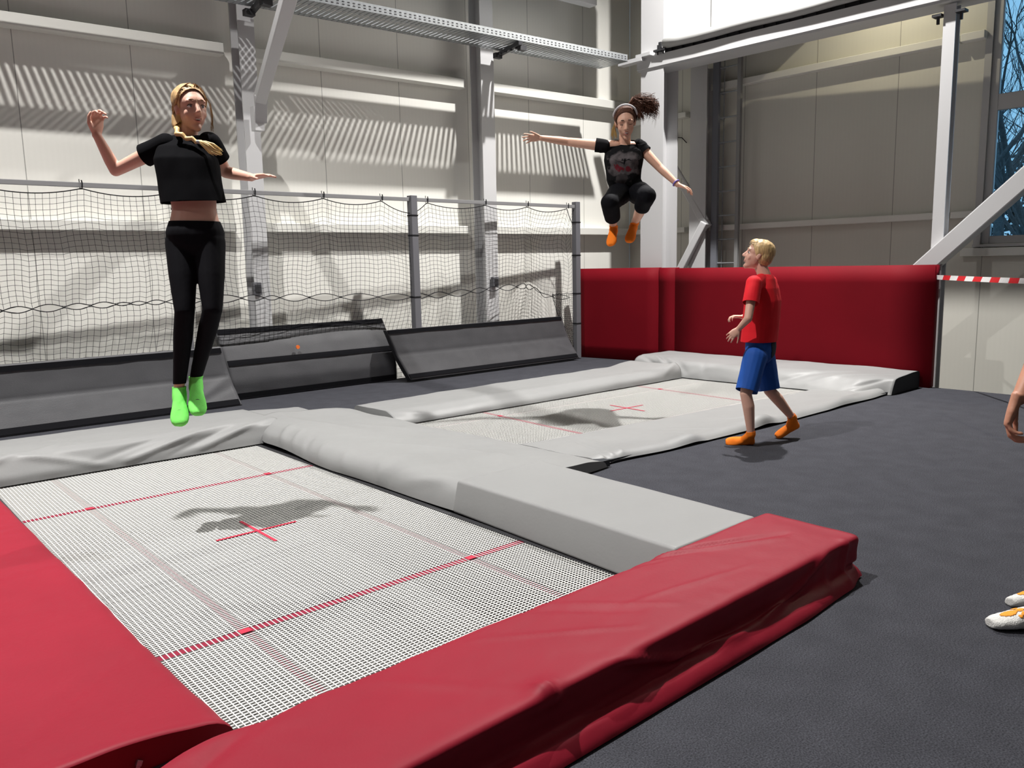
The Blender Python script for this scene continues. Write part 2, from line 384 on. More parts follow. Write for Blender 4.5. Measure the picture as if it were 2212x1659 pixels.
# firm block with a crisp edge
def block(name, label, top, bot, h, m, bev=0.018, group=GR, cat='pad', fbm=0.003, zb=0.006, wr=()):
    """firm pad from four top corners and four bottom corners (xy)"""
    t = empty(name, (sum(q[0] for q in bot)/4, sum(q[1] for q in bot)/4, 0), label, cat, group) if False else None
    bm = bmesh.new(); N = 28
    V = {}
    for lay, (cs, z) in enumerate(((bot, zb), (top, h))):
        for i in range(N+1):
            for j in range(N+1):
                if lay == 0 and 0 < i < N and 0 < j < N: continue
                a, b = i/N, j/N
                p = Vector(cs[0])*(1-a)*(1-b)+Vector(cs[1])*a*(1-b)+Vector(cs[2])*a*b+Vector(cs[3])*(1-a)*b
                dz = fbm*noise.noise(Vector((p.x*3, p.y*3, lay))) if lay else 0
                V[(lay, i, j)] = bm.verts.new((p.x, p.y, z+dz))
    for i in range(N):
        for j in range(N): bm.faces.new((V[1,i,j],V[1,i+1,j],V[1,i+1,j+1],V[1,i,j+1]))
    ring = [(i,0) for i in range(N)]+[(N,j) for j in range(N)]+[(i,N) for i in range(N,0,-1)]+[(0,j) for j in range(N,0,-1)]
    for k in range(len(ring)):
        a, b = ring[k], ring[(k+1) % len(ring)]
        bm.faces.new((V[(0,*a)],V[(0,*b)],V[(1,*b)],V[(1,*a)]))
    bm.faces.new([V[(0,*r)] for r in ring][::-1])
    bmesh.ops.recalc_face_normals(bm, faces=bm.faces)
    sharp = [e for e in bm.edges if len(e.link_faces) == 2 and e.calc_face_angle() > 0.6]
    bmesh.ops.bevel(bm, geom=sharp, offset=bev, segments=3, affect='EDGES', profile=0.5)
    me = bpy.data.meshes.new(name); bm.to_mesh(me); bm.free(); me.materials.append(m)
    for p in me.polygons: p.use_smooth = len(p.vertices) < 6
    o = bpy.data.objects.new(name, me); COL.objects.link(o); return tag(o, label, cat, group)
block('trampoline_pad', 'firm light grey block pad with crisp edges beside the red front pad',
      [(1.46,-0.88),(2.05,-0.88),(2.10,0.60),(1.47,0.60)], [(1.385,-0.88),(2.06,-0.88),(2.11,0.60),(1.43,0.60)], 0.176, M_greyvinyl, 0.014)
# red front pad with its loose outer skirt
rf = [(0.05,0.80,0.30,0.93,0.010,0.02)]
sk = []
LX0, LX1 = -1.9, 2.12
def U(x): return x-LX0
# v: 0 at outer floor edge ... 1 at inner edge.  Sheet length about 0.86 m
sk += [(U(0.60),0.26,U(0.88),0.15,0.022,0.016),(U(0.82),0.16,U(1.20),0.09,0.020,0.016),(U(1.05),0.085,U(1.50),0.11,0.012,0.018),(U(1.35),0.10,U(1.66),0.17,0.018,0.016),(U(1.60),0.16,U(1.84),0.24,0.016,0.016),(U(-1.5),0.075,U(1.7),0.075,0.007,0.018),(U(0.29),0.27,U(0.34),0.30,0.032,0.045),
       (U(1.97),0.05,U(2.02),0.28,0.016,0.02),(U(1.80),0.05,U(1.86),0.2,0.010,0.02),
       (U(1.25),0.93,U(1.92),0.52,-0.013,0.013),(U(1.22),0.90,U(1.85),0.49,0.009,0.014),(U(1.05),0.94,U(1.50),0.70,-0.006,0.011),(U(0.85),0.93,U(1.35),0.74,-0.005,0.011),(U(0.62),0.90,U(1.02),0.40,0.006,0.012),(U(0.58),0.86,U(0.9),0.46,-0.005,0.011),(U(0.35),0.75,U(0.80),0.38,0.006,0.012),(U(0.9),0.55,U(1.5),0.42,0.004,0.012),
       (U(0.0),0.75,U(0.25),0.36,0.005,0.02),(U(-0.2),0.97,U(-1.1),0.62,0.020,0.04),(U(-0.15),0.90,U(-0.9),0.50,-0.012,0.03),(U(-0.25),0.99,U(-1.2),0.90,0.012,0.03)]
secR = [(0.0,0.008),(-0.0,0.0)]
def rsec(topz, yo=-1.405, valley=False):
    base = [(yo,0.008),(yo+0.003,0.020),(yo+0.022,0.040),(yo+0.050,0.050),(-1.320,0.066),(-1.318,0.12),(-1.326,topz-0.014),(-1.315,topz-0.003),(-1.29,topz)]
    if valley: return base + [(-1.10,topz),(-0.98,topz-0.012),(-0.90,topz-0.055),(-0.862,0.05),(-0.85,0.02)]
    return base + [(-0.90,topz+0.002),(-0.875,topz-0.006),(-0.868,topz-0.06),(-0.868,0.03)]
rs = [(0,rsec(0.165,valley=True)),(0.30,rsec(0.168,valley=True)),(0.375,rsec(0.172)),(0.6,rsec(0.176)),(0.85,rsec(0.180)),(0.955,rsec(0.184,-1.385)),(1,rsec(0.180,-1.345))]
front = cover('trampoline_pad', 'long red pad across the front of the near trampoline with loose shiny skirt', (LX0, 0.0), (LX1, 0.0), rs, M_redvinyl, sk, 0.005, 2.4, n=90, mlen=230, group=GR, soft=2, seed=3.1)
# red side pad, wide, beside the near bed
rl = [(1.05,0.20,0.25,0.75,0.008,0.03),(0.75,0.04,0.15,0.45,-0.010,0.035),(2.4,0.1,2.2,0.7,0.005,0.03),(1.7,0.1,1.5,0.8,0.005,0.03),(3.1,0.1,2.95,0.8,0.005,0.03),(0.02,0.05,0.02,0.8,0.012,0.03)]
sidepad = cover('trampoline_pad', 'wide red pad along the left side of the nearest trampoline, zip at its near end', (-0.36, -0.745), (-0.375, 3.03),
      [(0, [(-0.03,0.02),(-0.02,0.085),(0.02,0.115),(0.25,0.15),(1.15,0.155),(1.22,0.09),(1.23,0.0)]), (0.15, [(-0.012,0.02),(-0.008,0.09),(0.03,0.115),(1.15,0.13),(1.22,0.09),(1.23,0.0)]), (1, [(0.0,0.02),(0.004,0.075),(0.03,0.09),(1.15,0.11),(1.22,0.09),(1.23,0.0)])],
      M_redvinyl, rl, 0.006, 2.0, group=GR, n=60, seed=9)
zp = MB(); Rz = Matrix.Rotation(0.5, 3, 'Y') @ Matrix.Rotation(-0.25, 3, 'X')
zc = Vector((-0.60, -0.762, 0.085)); zp.box(zc, (0.0055, 0.0015, 0.016), Rz); zp.box(zc + Rz @ Vector((0, 0.001, 0.022)), (0.007, 0.004, 0.007), Rz); zp.box(zc + Rz @ Vector((0, 0.0, -0.018)), (0.0065, 0.002, 0.003), Rz)
zp.build('zip_pull', M_galv, sidepad, bevel=0.001)['label'] = 'silver zip pull'
zt_ = MB(); zt_.bar((-1.5, -0.752, 0.07), (-0.42, -0.752, 0.07), 0.004, 0.006); zt_.build('zip_teeth', M_frame, sidepad)
# far bed pads
fr_ = [(3.55,0.08,4.25,0.35,0.020,0.03),(4.0,0.04,4.3,0.2,-0.01,0.02),(0.1,0.22,3.2,0.24,0.006,0.05),(0.05,0.2,0.4,0.05,0.012,0.03),(1.5,0.5,1.7,0.9,0.003,0.03)]
cover('trampoline_pad', 'long narrow grey pad on the net side of the second trampoline', (2.54, 2.83), (6.38, 2.74),
      [(0, [(0.0,0.012),(0.0,0.035),(0.05,0.075),(0.16,0.115),(0.68,0.11),(0.72,0.08),(0.73,0.0)]), (0.4, [(-0.01,0.012),(0.0,0.045),(0.05,0.085),(0.14,0.12),(0.72,0.12),(0.77,0.09),(0.78,0.0)]),
       (0.85, [(0.0,0.012),(0.01,0.07),(0.05,0.10),(0.12,0.125),(0.72,0.125),(0.76,0.09),(0.77,0.0)]), (1, [(0.02,0.012),(0.03,0.11),(0.06,0.15),(0.14,0.165),(0.80,0.15),(0.88,0.10),(0.9,0.0)])], M_greyvinyl, fr_, 0.006, 2.0, group=GR, seed=5)
# high end pad against the red wall; s=0 is the wall side, grows towards the bed
ge = [(0.0,0.75,0.45,0.95,0.020,0.025),(0.1,0.65,0.55,0.92,-0.014,0.02),(0.25,0.68,0.75,0.97,0.020,0.03),(0.55,0.72,0.95,0.97,0.014,0.03),(1.05,0.74,1.15,0.95,0.008,0.03),(2.65,0.60,2.05,0.95,0.020,0.035),(2.9,0.62,2.35,0.93,-0.012,0.03),(3.0,0.58,2.6,0.8,0.016,0.025),(3.05,0.8,2.75,0.95,0.014,0.02)]
cover('trampoline_pad', 'high grey end pad of the second trampoline against the red wall, dark square end', (7.38, 3.66), (7.40, 0.54),
      [(0, [(0.0,0.0),(0.0,0.16),(-0.03,0.185),(-0.65,0.185),(-0.74,0.15),(-0.80,0.06),(-0.82,0.01)]), (0.3, [(0.0,0.0),(0.0,0.17),(-0.03,0.185),(-0.82,0.18),(-0.88,0.155),(-0.96,0.05),(-0.98,0.012)]),
       (0.9, [(0.0,0.0),(0.0,0.165),(-0.03,0.185),(-0.64,0.175),(-0.72,0.15),(-0.86,0.05),(-0.90,0.012)]), (1, [(0.0,0.0),(0.0,0.16),(-0.04,0.18),(-0.5,0.165),(-0.58,0.15),(-0.62,0.08),(-0.66,0.0)])], M_greyvinyl, ge, 0.006, 2.0, group=GR, endmat=M_foam_shade, seed=2)  # end faces coloured dark to paint the shade on them
# low slack pad at the carpet side, dark foam showing under its lifted edge
def hs(lift, yo=0.0, inn=0.80): return [(yo-0.02,0.012+lift*.35),(yo+0.0,0.03+lift),(yo+0.05,0.048+lift*0.9),(yo+0.14,0.045+lift*.3),(yo+0.3,0.038),(inn-.05,0.03),(inn,0.012)]
hz = [(0, hs(.010,0.0,.86)),(0.022, hs(.028,0.0,.84)),(0.035, hs(.0,0.02,.82)),(0.05, hs(.022,0.02,.82)),(0.18, hs(.012,-0.02,.80)),(0.25, hs(.034,-0.02,.79)),(0.29, hs(.004,-0.02,.78)),(0.42, hs(.014,-0.03,.74)),(0.475, hs(.055,-.03,.73)),(0.53, hs(.004,-.03,.72)),(0.7, hs(.012,-.02,.69)),(0.80, hs(.028,-0.0,.67)),(0.92, hs(.012,.0,.66)),(1, hs(.02,.02,.64))]
lowpad = cover('trampoline_pad', 'low slack grey pad beside the boy with its outer edge lifting off dark foam', (2.70, 0.70), (6.70, 0.57), hz, M_greyvinyl,
      [(0.22,0.05,0.36,0.7,-0.014,0.022),(0.28,0.05,0.44,0.6,0.012,0.02),(1.15,0.1,1.05,0.5,0.008,0.03),(1.45,0.1,1.15,0.55,0.007,0.03),(2.0,0.1,1.8,0.5,0.010,0.03),(3.6,0.2,3.9,0.6,0.010,0.03),(3.2,0.12,3.7,0.2,0.012,0.03)], 0.006, 2.0, group=GR, n=44, mlen=260, seed=7)
mb = MB(); mb.box((0, 0, 0), (2.04, 0.10, 0.012)); fo = mb.build('foam_and_gap_shade', M_foam_shade); fo.location = Vector((4.79, 0.735, 0.019)); fo.rotation_euler = (0, 0, math.atan2(-0.13, 4.04))
fo.parent = lowpad
mb = MB(); mb.box((0,0,0), (0.62, 0.045, 0.022)); gap_shade = mb.build('foam_and_gap_shade', M_foam_shade);  # dark block painting the shaded gap under the cover's corner
gap_shade.location = (0, 0, 0)
gap_shade.data.transform(Matrix.Translation((2.56, 0.69, 0.03)) @ Matrix.Scale(0.34, 4, (1, 0, 0)))
gap_shade.parent = broad

# ------------------------------------------------------------------ red padded wall
def wall_pad(label, y0, y1, h, x=7.44, bev=0.006):
    bm = bmesh.new(); bmesh.ops.create_cube(bm, size=1.0)
    xs = 0.10
    for v in bm.verts: v.co = Vector((v.co.x*xs + x + xs/2, (v.co.y+0.5)*(y1-y0)+y0, (v.co.z+0.5)*h))
    bmesh.ops.bevel(bm, geom=bm.edges[:], offset=bev, segments=2, affect='EDGES')
    bmesh.ops.subdivide_edges(bm, edges=[e for e in bm.edges if e.calc_length() > 0.5], cuts=6, use_grid_fill=True)
    for v in bm.verts:
        if v.co.x < x+0.04: v.co.x += 0.006*noise.noise(Vector((v.co.y*1.7, v.co.z*2.3, y0)))
    me = bpy.data.meshes.new('wall_pad'); bm.to_mesh(me); bm.free(); me.materials.append(M_redwall)
    for p in me.polygons: p.use_smooth = True
    o = bpy.data.objects.new('wall_pad', me); COL.objects.link(o); return tag(o, label, 'wall pad', 'red pads of the low wall')
p = wall_pad('dark red upright pad next to the net post, left end of the low wall', 3.935, 5.30, 1.262)
p.data.transform(Matrix.Translation((7.44,3.935,0)) @ Matrix.Rotation(math.radians(9.5), 4, 'Z') @ Matrix.Translation((-7.44,-3.935,0)))
wall_pad('narrow dark red upright pad at the bend of the low wall', 3.66, 3.93, 1.258, 7.44)
wall_pad('widest dark red upright pad behind the boy and the second trampoline', 0.455, 3.668, 1.25, 7.44)

# ------------------------------------------------------------------ hall steel
Rb = math.atan2(WB_A, 1); Rr = math.atan2(dirr.y, dirr.x)
nb = Vector((-dirb.y, dirb.x, 0)) * -1          # from back wall into the room
nr = Vector((dirr.y, -dirr.x, 0))               # from right wall into the room
if nr.x > 0: nr = -nr
def Pb(x, off, z): p = Vector((x, yb(x), 0)) + nb*off; return Vector((p.x, p.y, z))
def Pr(y, off, z): p = Vector((xr(y), y, 0)) + nr*off; return Vector((p.x, p.y, z))
# girts: horizontal rails on the wall panels
k = 1
def girt(name, a, b, h, dep, up=(0, 0, 1)):
    mb = MB(); mb.bar(a, b, dep, h); o = mb.build(name, M_girt, bevel=0.006, seg=1); o['kind'] = 'structure'; return o
M_girt = mat('girt_paint', (0.78, 0.775, 0.73), 0.45)
for i, (xa, xb_) in enumerate(((-9.3, 2.52), (2.80, 5.56), (5.86, 8.56))):
    for z, h in ((3.635, 0.115), (1.80, 0.10), (5.6, 0.115)):
        girt('trim_%d' % k, Pb(xa, 0.075, z), Pb(xb_, 0.075, z), h, 0.15); k += 1
for ya, yb2 in ((3.98, 0.86), (0.84, 0.60)):
    for z, h in ((3.695, 0.085), (1.79, 0.075)):
        girt('trim_%d' % k, Pr(ya, 0.06, z), Pr(yb2, 0.06, z), h, 0.12); k += 1
for ya, yb2 in ((5.35, 4.38),):
    for z, h in ((3.40, 0.075), (1.79, 0.075)):
        girt('trim_%d' % k, Pr(ya, 0.06, z), Pr(yb2, 0.06, z), h, 0.12); k += 1
girt('trim_%d' % k, Pr(0.72, 0.05, 1.37), Pr(-3.0, 0.05, 1.37), 0.09, 0.10); k += 1

def column(label, a, b, w, h, up, m=None, plates=True):
    t = empty('steel_column', (a[0], a[1], a[2]), label, 'column', 'white steel columns')
    mb = MB(); hsec(mb, a, b, w, h, 0.016, up); mb.build('shaft', m or M_white, t)
    mb = MB(); mb.box((a[0], a[1], a[2]+0.01), (w*0.8, w*0.8, 0.012)); mb.build('base_plate', m or M_white, t)
    return t
c1 = column('slim white steel column behind the girl with green socks', Pb(2.66, 0.30, -0.6), Pb(2.68, 0.30, 9.1), 0.17, 0.24, nb)
c2 = column('slim white steel column between the net posts, dark box low on it', Pb(5.71, 0.30, -0.6), Pb(5.71, 0.30, 9.1), 0.20, 0.24, nb)
cb = column('heavy white steel column carrying the long beam, behind the jumping girl', (7.80, 4.22, -0.6), (7.80, 4.22, 9.1), 0.36, 0.34, (1, 0.0437, 0))
column('white steel column in the hall corner beside the ladder', Pr(4.02, 0.22, -0.6), Pr(4.02, 0.22, 3.95), 0.26, 0.26, nr)
cr = column('thin white post under the long beam, left of the window', (7.92, 0.62, -0.6), (7.92, 0.62, 3.83), 0.115, 0.14, (1, 0.0437, 0))
mb = MB(); mb.box((7.86, 0.73, 3.74), (0.05, 0.045, 0.012)); mb.box((7.86, 0.73, 3.70), (0.012, 0.012, 0.04)); mb.box((7.86, 0.51, 3.74), (0.05, 0.045, 0.012)); mb.box((7.86, 0.51, 3.70), (0.012, 0.012, 0.04)); mb.build('clamp_bolts', M_frame, cr)
for x, w in ((2.60, 1), (5.42, 1)):
    p = Pb(x, 0.42, 1.14) if x < 3 else Pb(x+.30, 0.46, 1.12)
    t = empty('junction_box', p, 'small dark box on the %s white column behind the net' % ('left' if x < 3 else 'right'), 'junction box', 'dark boxes on columns')
    mb = MB(); mb.box(p, (0.045, 0.03, 0.065)); mb.build('housing', M_postgrey, t, bevel=0.006); mb = MB(); mb.box(p+Vector((0,-0.034,0.0)), (0.03, 0.004, 0.04)); mb.build('lid', M_frame, t)

# long beam with gallery wall above it
def Xg(y): return 7.70 - 0.0437*(y-2.6)
bt = empty('long_beam', (Xg(0), 0, 3.82), 'long white steel beam above the red wall, running towards the window', 'beam')
mb = MB(); mb.bar((Xg(4.45)+0.0, 4.45, 3.94), (Xg(-6), -6, 3.94), 0.03, 0.145); mb.build('front_flange', M_white, bt)
mb = MB(); mb.bar((Xg(4.45)+0.17, 4.45, 3.855), (Xg(-6)+0.17, -6, 3.855), 0.34, 0.025); mb.bar((Xg(4.45)+0.17, 4.45, 4.0), (Xg(-6)+0.17, -6, 4.0), 0.34, 0.02); mb.bar((Xg(4.45)+0.32, 4.45, 3.93), (Xg(-6)+0.32, -6, 3.93), 0.02, 0.12); mb.build('web_and_soffit', M_white, bt)
mb = MB(); mb.box((Xg(4.5)-0.02, 4.52, 3.99), (0.06, 0.20, 0.025)); mb.box((Xg(4.5)-0.02, 4.30, 4.03), (0.055, 0.12, 0.02)); mb.build('end_plate', M_white, bt)
mb = MB()
for dy in (0, 0.09): mb.tube([(Xg(4.1)-0.03, 4.1-dy, 4.0), (Xg(4.1)-0.03, 4.1-dy, 4.12)], 0.009, 8)
mb.box((Xg(4.1)-0.03, 4.06, 4.05), (0.03, 0.09, 0.012)); mb.box((Xg(4.1)-0.03, 4.06, 4.09), (0.012, 0.02, 0.06)); mb.build('clamp', M_frame, bt)
G0 = Vector((Xg(4.42)+0.13, 4.42, 0)); G1 = Vector((Xg(-6)+0.13, -6, 0))
M_wallg = seam_mat('gallery_wall_panels', (0.86, 0.86, 0.83), 1.0, 0.21)
wall('wall_gallery', (G0.x, G0.y), (G1.x, G1.y), 4.02, 9.2, M_wallg)
mb = MB(); mb.bar((Xg(3.33)+0.10, 3.33, 4.03), (Xg(3.33)+0.10, 3.33, 9.1), 0.09, 0.06, (1,0,0)); o = mb.build('trim_%d' % k, M_white); o['kind'] = 'structure'; k += 1
pp = empty('heating_pipe', (Xg(2)+0.0, 2, 4.10), 'round pale pipe lying along the top of the long beam', 'pipe')
M_pipe = mat('pipe_insulation', (0.36, 0.36, 0.355), 0.55)
mb = MB(); mb.tube([(Xg(y)-0.02+0.004*math.sin(y*3), y, 4.115+0.006*math.sin(y*5)) for y in [4.0-0.25*i for i in range(41)]], 0.062, 16); mb.build('pipe_run', M_pipe, pp, smooth=True)
mb = MB(); mb.bar((Xg(4.0)+0.03, 4.0, 4.045), (Xg(-6)+0.03, -6, 4.045), 0.05, 0.05)
for i in range(60): y = 3.95-0.16*i; mb.box((Xg(y)+0.0, y, 4.035), (0.012, 0.055, 0.018))
mb.build('pipe_gap_shade', M_black, pp)  # black strip and blocks painting the dark gap under the pipe
mb = MB(); mb.add([(7.95,2.6,4.0),(8.42,2.6,4.0),(8.42,-6,4.0),(7.95,-6,4.0),(7.95,2.6,4.06),(8.42,2.6,4.06),(8.42,-6,4.06),(7.95,-6,4.06)],[(0,1,2,3),(7,6,5,4),(0,4,5,1),(1,5,6,2),(2,6,7,3),(3,7,4,0)]); mb.add([(7.95,4.0,4.1),(8.82,4.0,4.1),(8.82,2.6,4.1),(7.95,2.6,4.1),(7.95,4.0,4.16),(8.82,4.0,4.16),(8.82,2.6,4.16),(7.95,2.6,4.16)],[(0,1,2,3),(7,6,5,4),(0,4,5,1),(1,5,6,2),(2,6,7,3),(3,7,4,0)])
o = mb.build('ceiling', M_ceil); o['kind'] = 'structure'  # added slab and plate, block the strip lamps from the lower right wall
# cable tray hung in front of the back wall
TX0, TX1 = -3.0, 7.42
def Pt(x, o, z): return Vector((x, 4.79-0.0733*(x-2.86)+o, z))
tt = empty('cable_tray', Pt(4.5, 0.25, 3.98), 'long perforated galvanised cable tray high in front of the back wall', 'cable tray')
zt = 3.965
mb = MB(); mb.bar(Pt(TX0,0,zt+0.04), Pt(TX1,0,zt+0.04), 0.004, 0.08); 
mb.bar(Pt(TX0,0.012,zt+0.08), Pt(TX1,0.012,zt+0.08), 0.025, 0.004); mb.build('front_rail', M_galv, tt)
mb = MB(); mb.bar(Pt(TX0,0.5,zt+0.04), Pt(TX1,0.5,zt+0.04), 0.004, 0.08); mb.build('rear_rail', M_galv, tt)
mb = MB(); x = TX0
for a, w in ((0.07, 0.14), (0.46, 0.08)): mb.bar(Pt(TX0,a,zt+0.004), Pt(TX1,a,zt+0.004), w, 0.003)
while x < TX1:
    mb.bar(Pt(x,0,zt), Pt(x,0.5,zt), 0.041, 0.004); x += 0.062
mb.build('slotted_floor', M_galv, tt)
mb = MB(); x = TX0
while x < TX1:
    for zz in (0.025, 0.052): mb.box(Pt(x, -0.0035, zt+zz), (0.012, 0.001, 0.005))
    x += 0.06
o = mb.build('slot_row', M_frame, tt); o['kind'] = 'stuff'
mb = MB(); mb.bar(Pt(5.62,-0.02,zt-0.03), Pt(5.78,0.62,zt-0.03), 0.05, 0.045)
for a in (0.05, 0.5): mb.box(Pt(5.70,a,zt-0.065), (0.05, 0.03, 0.03))
for a in (0.1,0.2,0.3,0.4): mb.box(Pt(5.66,a,zt-0.058), (0.012, 0.012, 0.012))
mb.build('support_arm', M_frame, tt)
mb = MB(); mb.bar(Pt(2.55,-0.02,zt-0.03), Pt(2.67,0.62,zt-0.03), 0.05, 0.045); mb.box(Pt(2.6,0.5,zt-0.065), (0.05,0.04,0.03)); mb.box(Pt(2.6,0.1,zt-0.065), (0.05,0.04,0.03)); mb.build('support_arm', M_frame, tt)

# roof girders above the frame (their shadows fall on the back wall)
def truss(label, a, b, dep, n):
    a = Vector(a); b = Vector(b); t = empty('roof_truss', (a+b)/2, label, 'roof truss', 'roof trusses')
    mb = MB(); mb.bar(a, b, 0.14, 0.12); mb.build('lower_chord', M_white, t)
    mb = MB(); mb.bar(a+Vector((0,0,dep)), b+Vector((0,0,dep)), 0.14, 0.12); mb.build('upper_chord', M_white, t)
    mb = MB()
    for i in range(n):
        p = a.lerp(b, i/n); q = a.lerp(b, (i+1)/n); mb.bar(p, (p+q)/2+Vector((0,0,dep)), 0.07, 0.07); mb.bar((p+q)/2+Vector((0,0,dep)), q, 0.07, 0.07)
    mb.build('lattice', M_white, t)
truss('lattice roof truss above the picture in front of the back wall', (-8.5, 5.75, 4.80), (7.3, 4.95, 4.80), 0.9, 9)
rb_ = MB(); rb_.bar((-9.0, 5.32, 5.32), (7.5, 4.62, 5.32), 0.26, 0.90); rb_.bar((-9.0, 5.32, 4.86), (7.5, 4.62, 4.86), 0.34, 0.03); tag(rb_.build('roof_beam', mat('roof_beam_grey', (0.30, 0.29, 0.275), 0.6)), 'deep grey roof beam at the top edge above the cable tray', 'beam')
# inclined strut from the slim column up into the hall
st = empty('roof_strut', Pb(2.66,0.4,2.98), 'slanting white strut rising from the slim column behind the girl', 'strut')
a = Vector((2.64, 5.33, 3.0)); b = Vector((1.93, 2.95, 3.56)); bb = a + (b-a)*1.55; a2 = a+(b-a)*0.06
mb = MB(); mb.bar(a2, bb, 0.11, 0.11); mb.build('square_tube', M_white, st, bevel=0.01)
mb = MB(); mb.bar(a+Vector((0.02,0,-0.16)), a2+(b-a)*0.05, 0.03, 0.12, (1,0,0)); mb.box(a+Vector((0.0,0.03,-0.12)), (0.05,0.05,0.12)); mb.build('foot_bracket', M_white, st)
mb = MB(); mb.tube([a2+(bb-a2)*t_+Vector((0.062,0,0.0)) for t_ in (0.06,0.3,0.6,1)], 0.012, 6); mb.build('black_cable', M_black, st)
# braces by the right wall
def brace(label, a, b, w):
    mb = MB(); mb.bar(a, b, w, w); o = mb.build('diagonal_brace', M_white, bevel=0.012); return tag(o, label, 'brace', 'diagonal braces')
brace('bright thick diagonal brace in front of the window', (7.86, 1.06, 0.90), (7.93, -1.62, 3.46), 0.18)
brace('short diagonal brace rising to the corner column, just above the red wall', (8.28, 4.50, 0.75), (8.36, 3.86, 1.86), 0.10)
brace('thin diagonal brace falling from the big column to the corner column', (8.32, 4.60, 3.05), (8.42, 3.86, 1.90), 0.035)
brace('upper short diagonal brace meeting the corner column', (8.42, 4.28, 2.42), (8.42, 3.86, 1.80), 0.10)

# ladder on the right wall
ld = empty('wall_ladder', Pr(3.75, 0.3, 0), 'narrow grey steel ladder fixed to the right wall', 'ladder')
for y, w in ((3.82, 0.09), (3.47, 0.05)):
    mb = MB(); mb.bar(Pr(y,0.22,-0.3), Pr(y,0.22,4.6), w, 0.05, nr); mb.build('side_rail', mat('ladder_rail_grey', (0.20,0.21,0.24), 0.5, metal=0.1) if w > .08 else mat('ladder_rail_light', (0.26,0.26,0.26), 0.5), ld)
z = 0.0
while z < 4.5:
    mb = MB(); mb.tube([Pr(3.82,0.20,z), Pr(3.47,0.20,z)], 0.011, 8); mb.tube([Pr(3.76,0.20,z), Pr(3.76,0.13,z)], 0.02, 6); mb.build('rung', M_galv, ld); z += 0.325
mb = MB(); mb.tube([Pr(3.74,0.16,-0.2), Pr(3.74,0.16,4.5)], 0.008, 6); mb.build('safety_cable', M_galv, ld)
wl = empty('wall_lamp', Pr(4.35, 0.45, 4.30), 'small yellowish floodlight tucked under the long beam', 'wall lamp')
mb = MB(); mb.box(Pr(4.18,0.5,4.24), (0.05,0.13,0.06)); mb.build('housing', mat('lamp_housing',(0.6,0.55,0.35),0.5), wl, bevel=0.01)
mb = MB(); mb.box(Pr(4.42,0.5,4.24), (0.04,0.09,0.04)); mb.build('bracket', M_frame, wl)
hk = empty('wall_hook', Pr(4.72,0.06,3.12), 'small black double hook on the wall behind the jumping girl', 'hook')
mb = MB(); mb.box(Pr(4.70,0.05,3.12),(0.03,0.025,0.022)); mb.box(Pr(4.62,0.05,3.12),(0.03,0.018,0.022)); mb.box(Pr(4.66,0.03,3.12),(0.012,0.05,0.008)); mb.tube([Pr(4.62,0.03,3.12),Pr(4.5,0.03,3.10),Pr(4.42,0.03,3.02)],0.006,6); mb.build('hook_plate', M_black, hk)

# window with transom
def Pw(y, off, z): return Pr(y, off, z)
mb = MB()
fw = 0.085
for y in (WY0-fw/2, -0.40, WY1+fw/2): mb.bar(Pw(y,-0.05,WZ0), Pw(y,-0.05,WZ1), fw, 0.07, nr)
for z in (WZ0+fw/2, WZ1-fw/2): mb.bar(Pw(WY0-fw,-0.05,z), Pw(WY1+fw,-0.05,z), 0.07, fw)
mb.bar(Pw(WY0-fw,-0.045,2.98), Pw(WY1+fw,-0.045,2.98), 0.075, 0.17)
w1 = mb.build('window_1', M_winframe, bevel=0.006, seg=1); w1['kind'] = 'structure'
mb = MB(); mb.bar(Pw(WY0+0.03,0.012,WZ0-0.05), Pw(WY0+0.03,0.012,WZ1+0.05), 0.07, 0.02, nr); mb.bar(Pw(WY0+.06,0.03,WZ0-0.02), Pw(WY1,0.03,WZ0-0.02), 0.08, 0.03); o = mb.build('window_sill', M_winframe, w1)
M_glass = bpy.data.materials.new('window_glass'); M_glass.use_nodes = True
nt = M_glass.node_tree; nt.nodes.clear(); out = nt.nodes.new('ShaderNodeOutputMaterial'); mx = nt.nodes.new('ShaderNodeMixShader'); tb = nt.nodes.new('ShaderNodeBsdfTransparent'); gb = nt.nodes.new('ShaderNodeBsdfGlossy')
tb.inputs[0].default_value = (0.86, 0.95, 1.0, 1); gb.inputs['Roughness'].default_value = 0.03; fz = nt.nodes.new('ShaderNodeFresnel'); fz.inputs[0].default_value = 1.35
nt.links.new(fz.outputs[0], mx.inputs[0]); nt.links.new(tb.outputs[0], mx.inputs[1]); nt.links.new(gb.outputs[0], mx.inputs[2]); nt.links.new(mx.outputs[0], out.inputs[0])
for y0, y1 in ((WY0-fw, -0.36), (-0.44, WY1+fw)):
    for z0, z1 in ((WZ0+fw, 2.90), (3.06, WZ1-fw)):
        mb = MB(); mb.bar(Pw(y0,-0.06,(z0+z1)/2), Pw(y1,-0.06,(z0+z1)/2), 0.006, z1-z0); mb.build('pane', M_glass, w1)

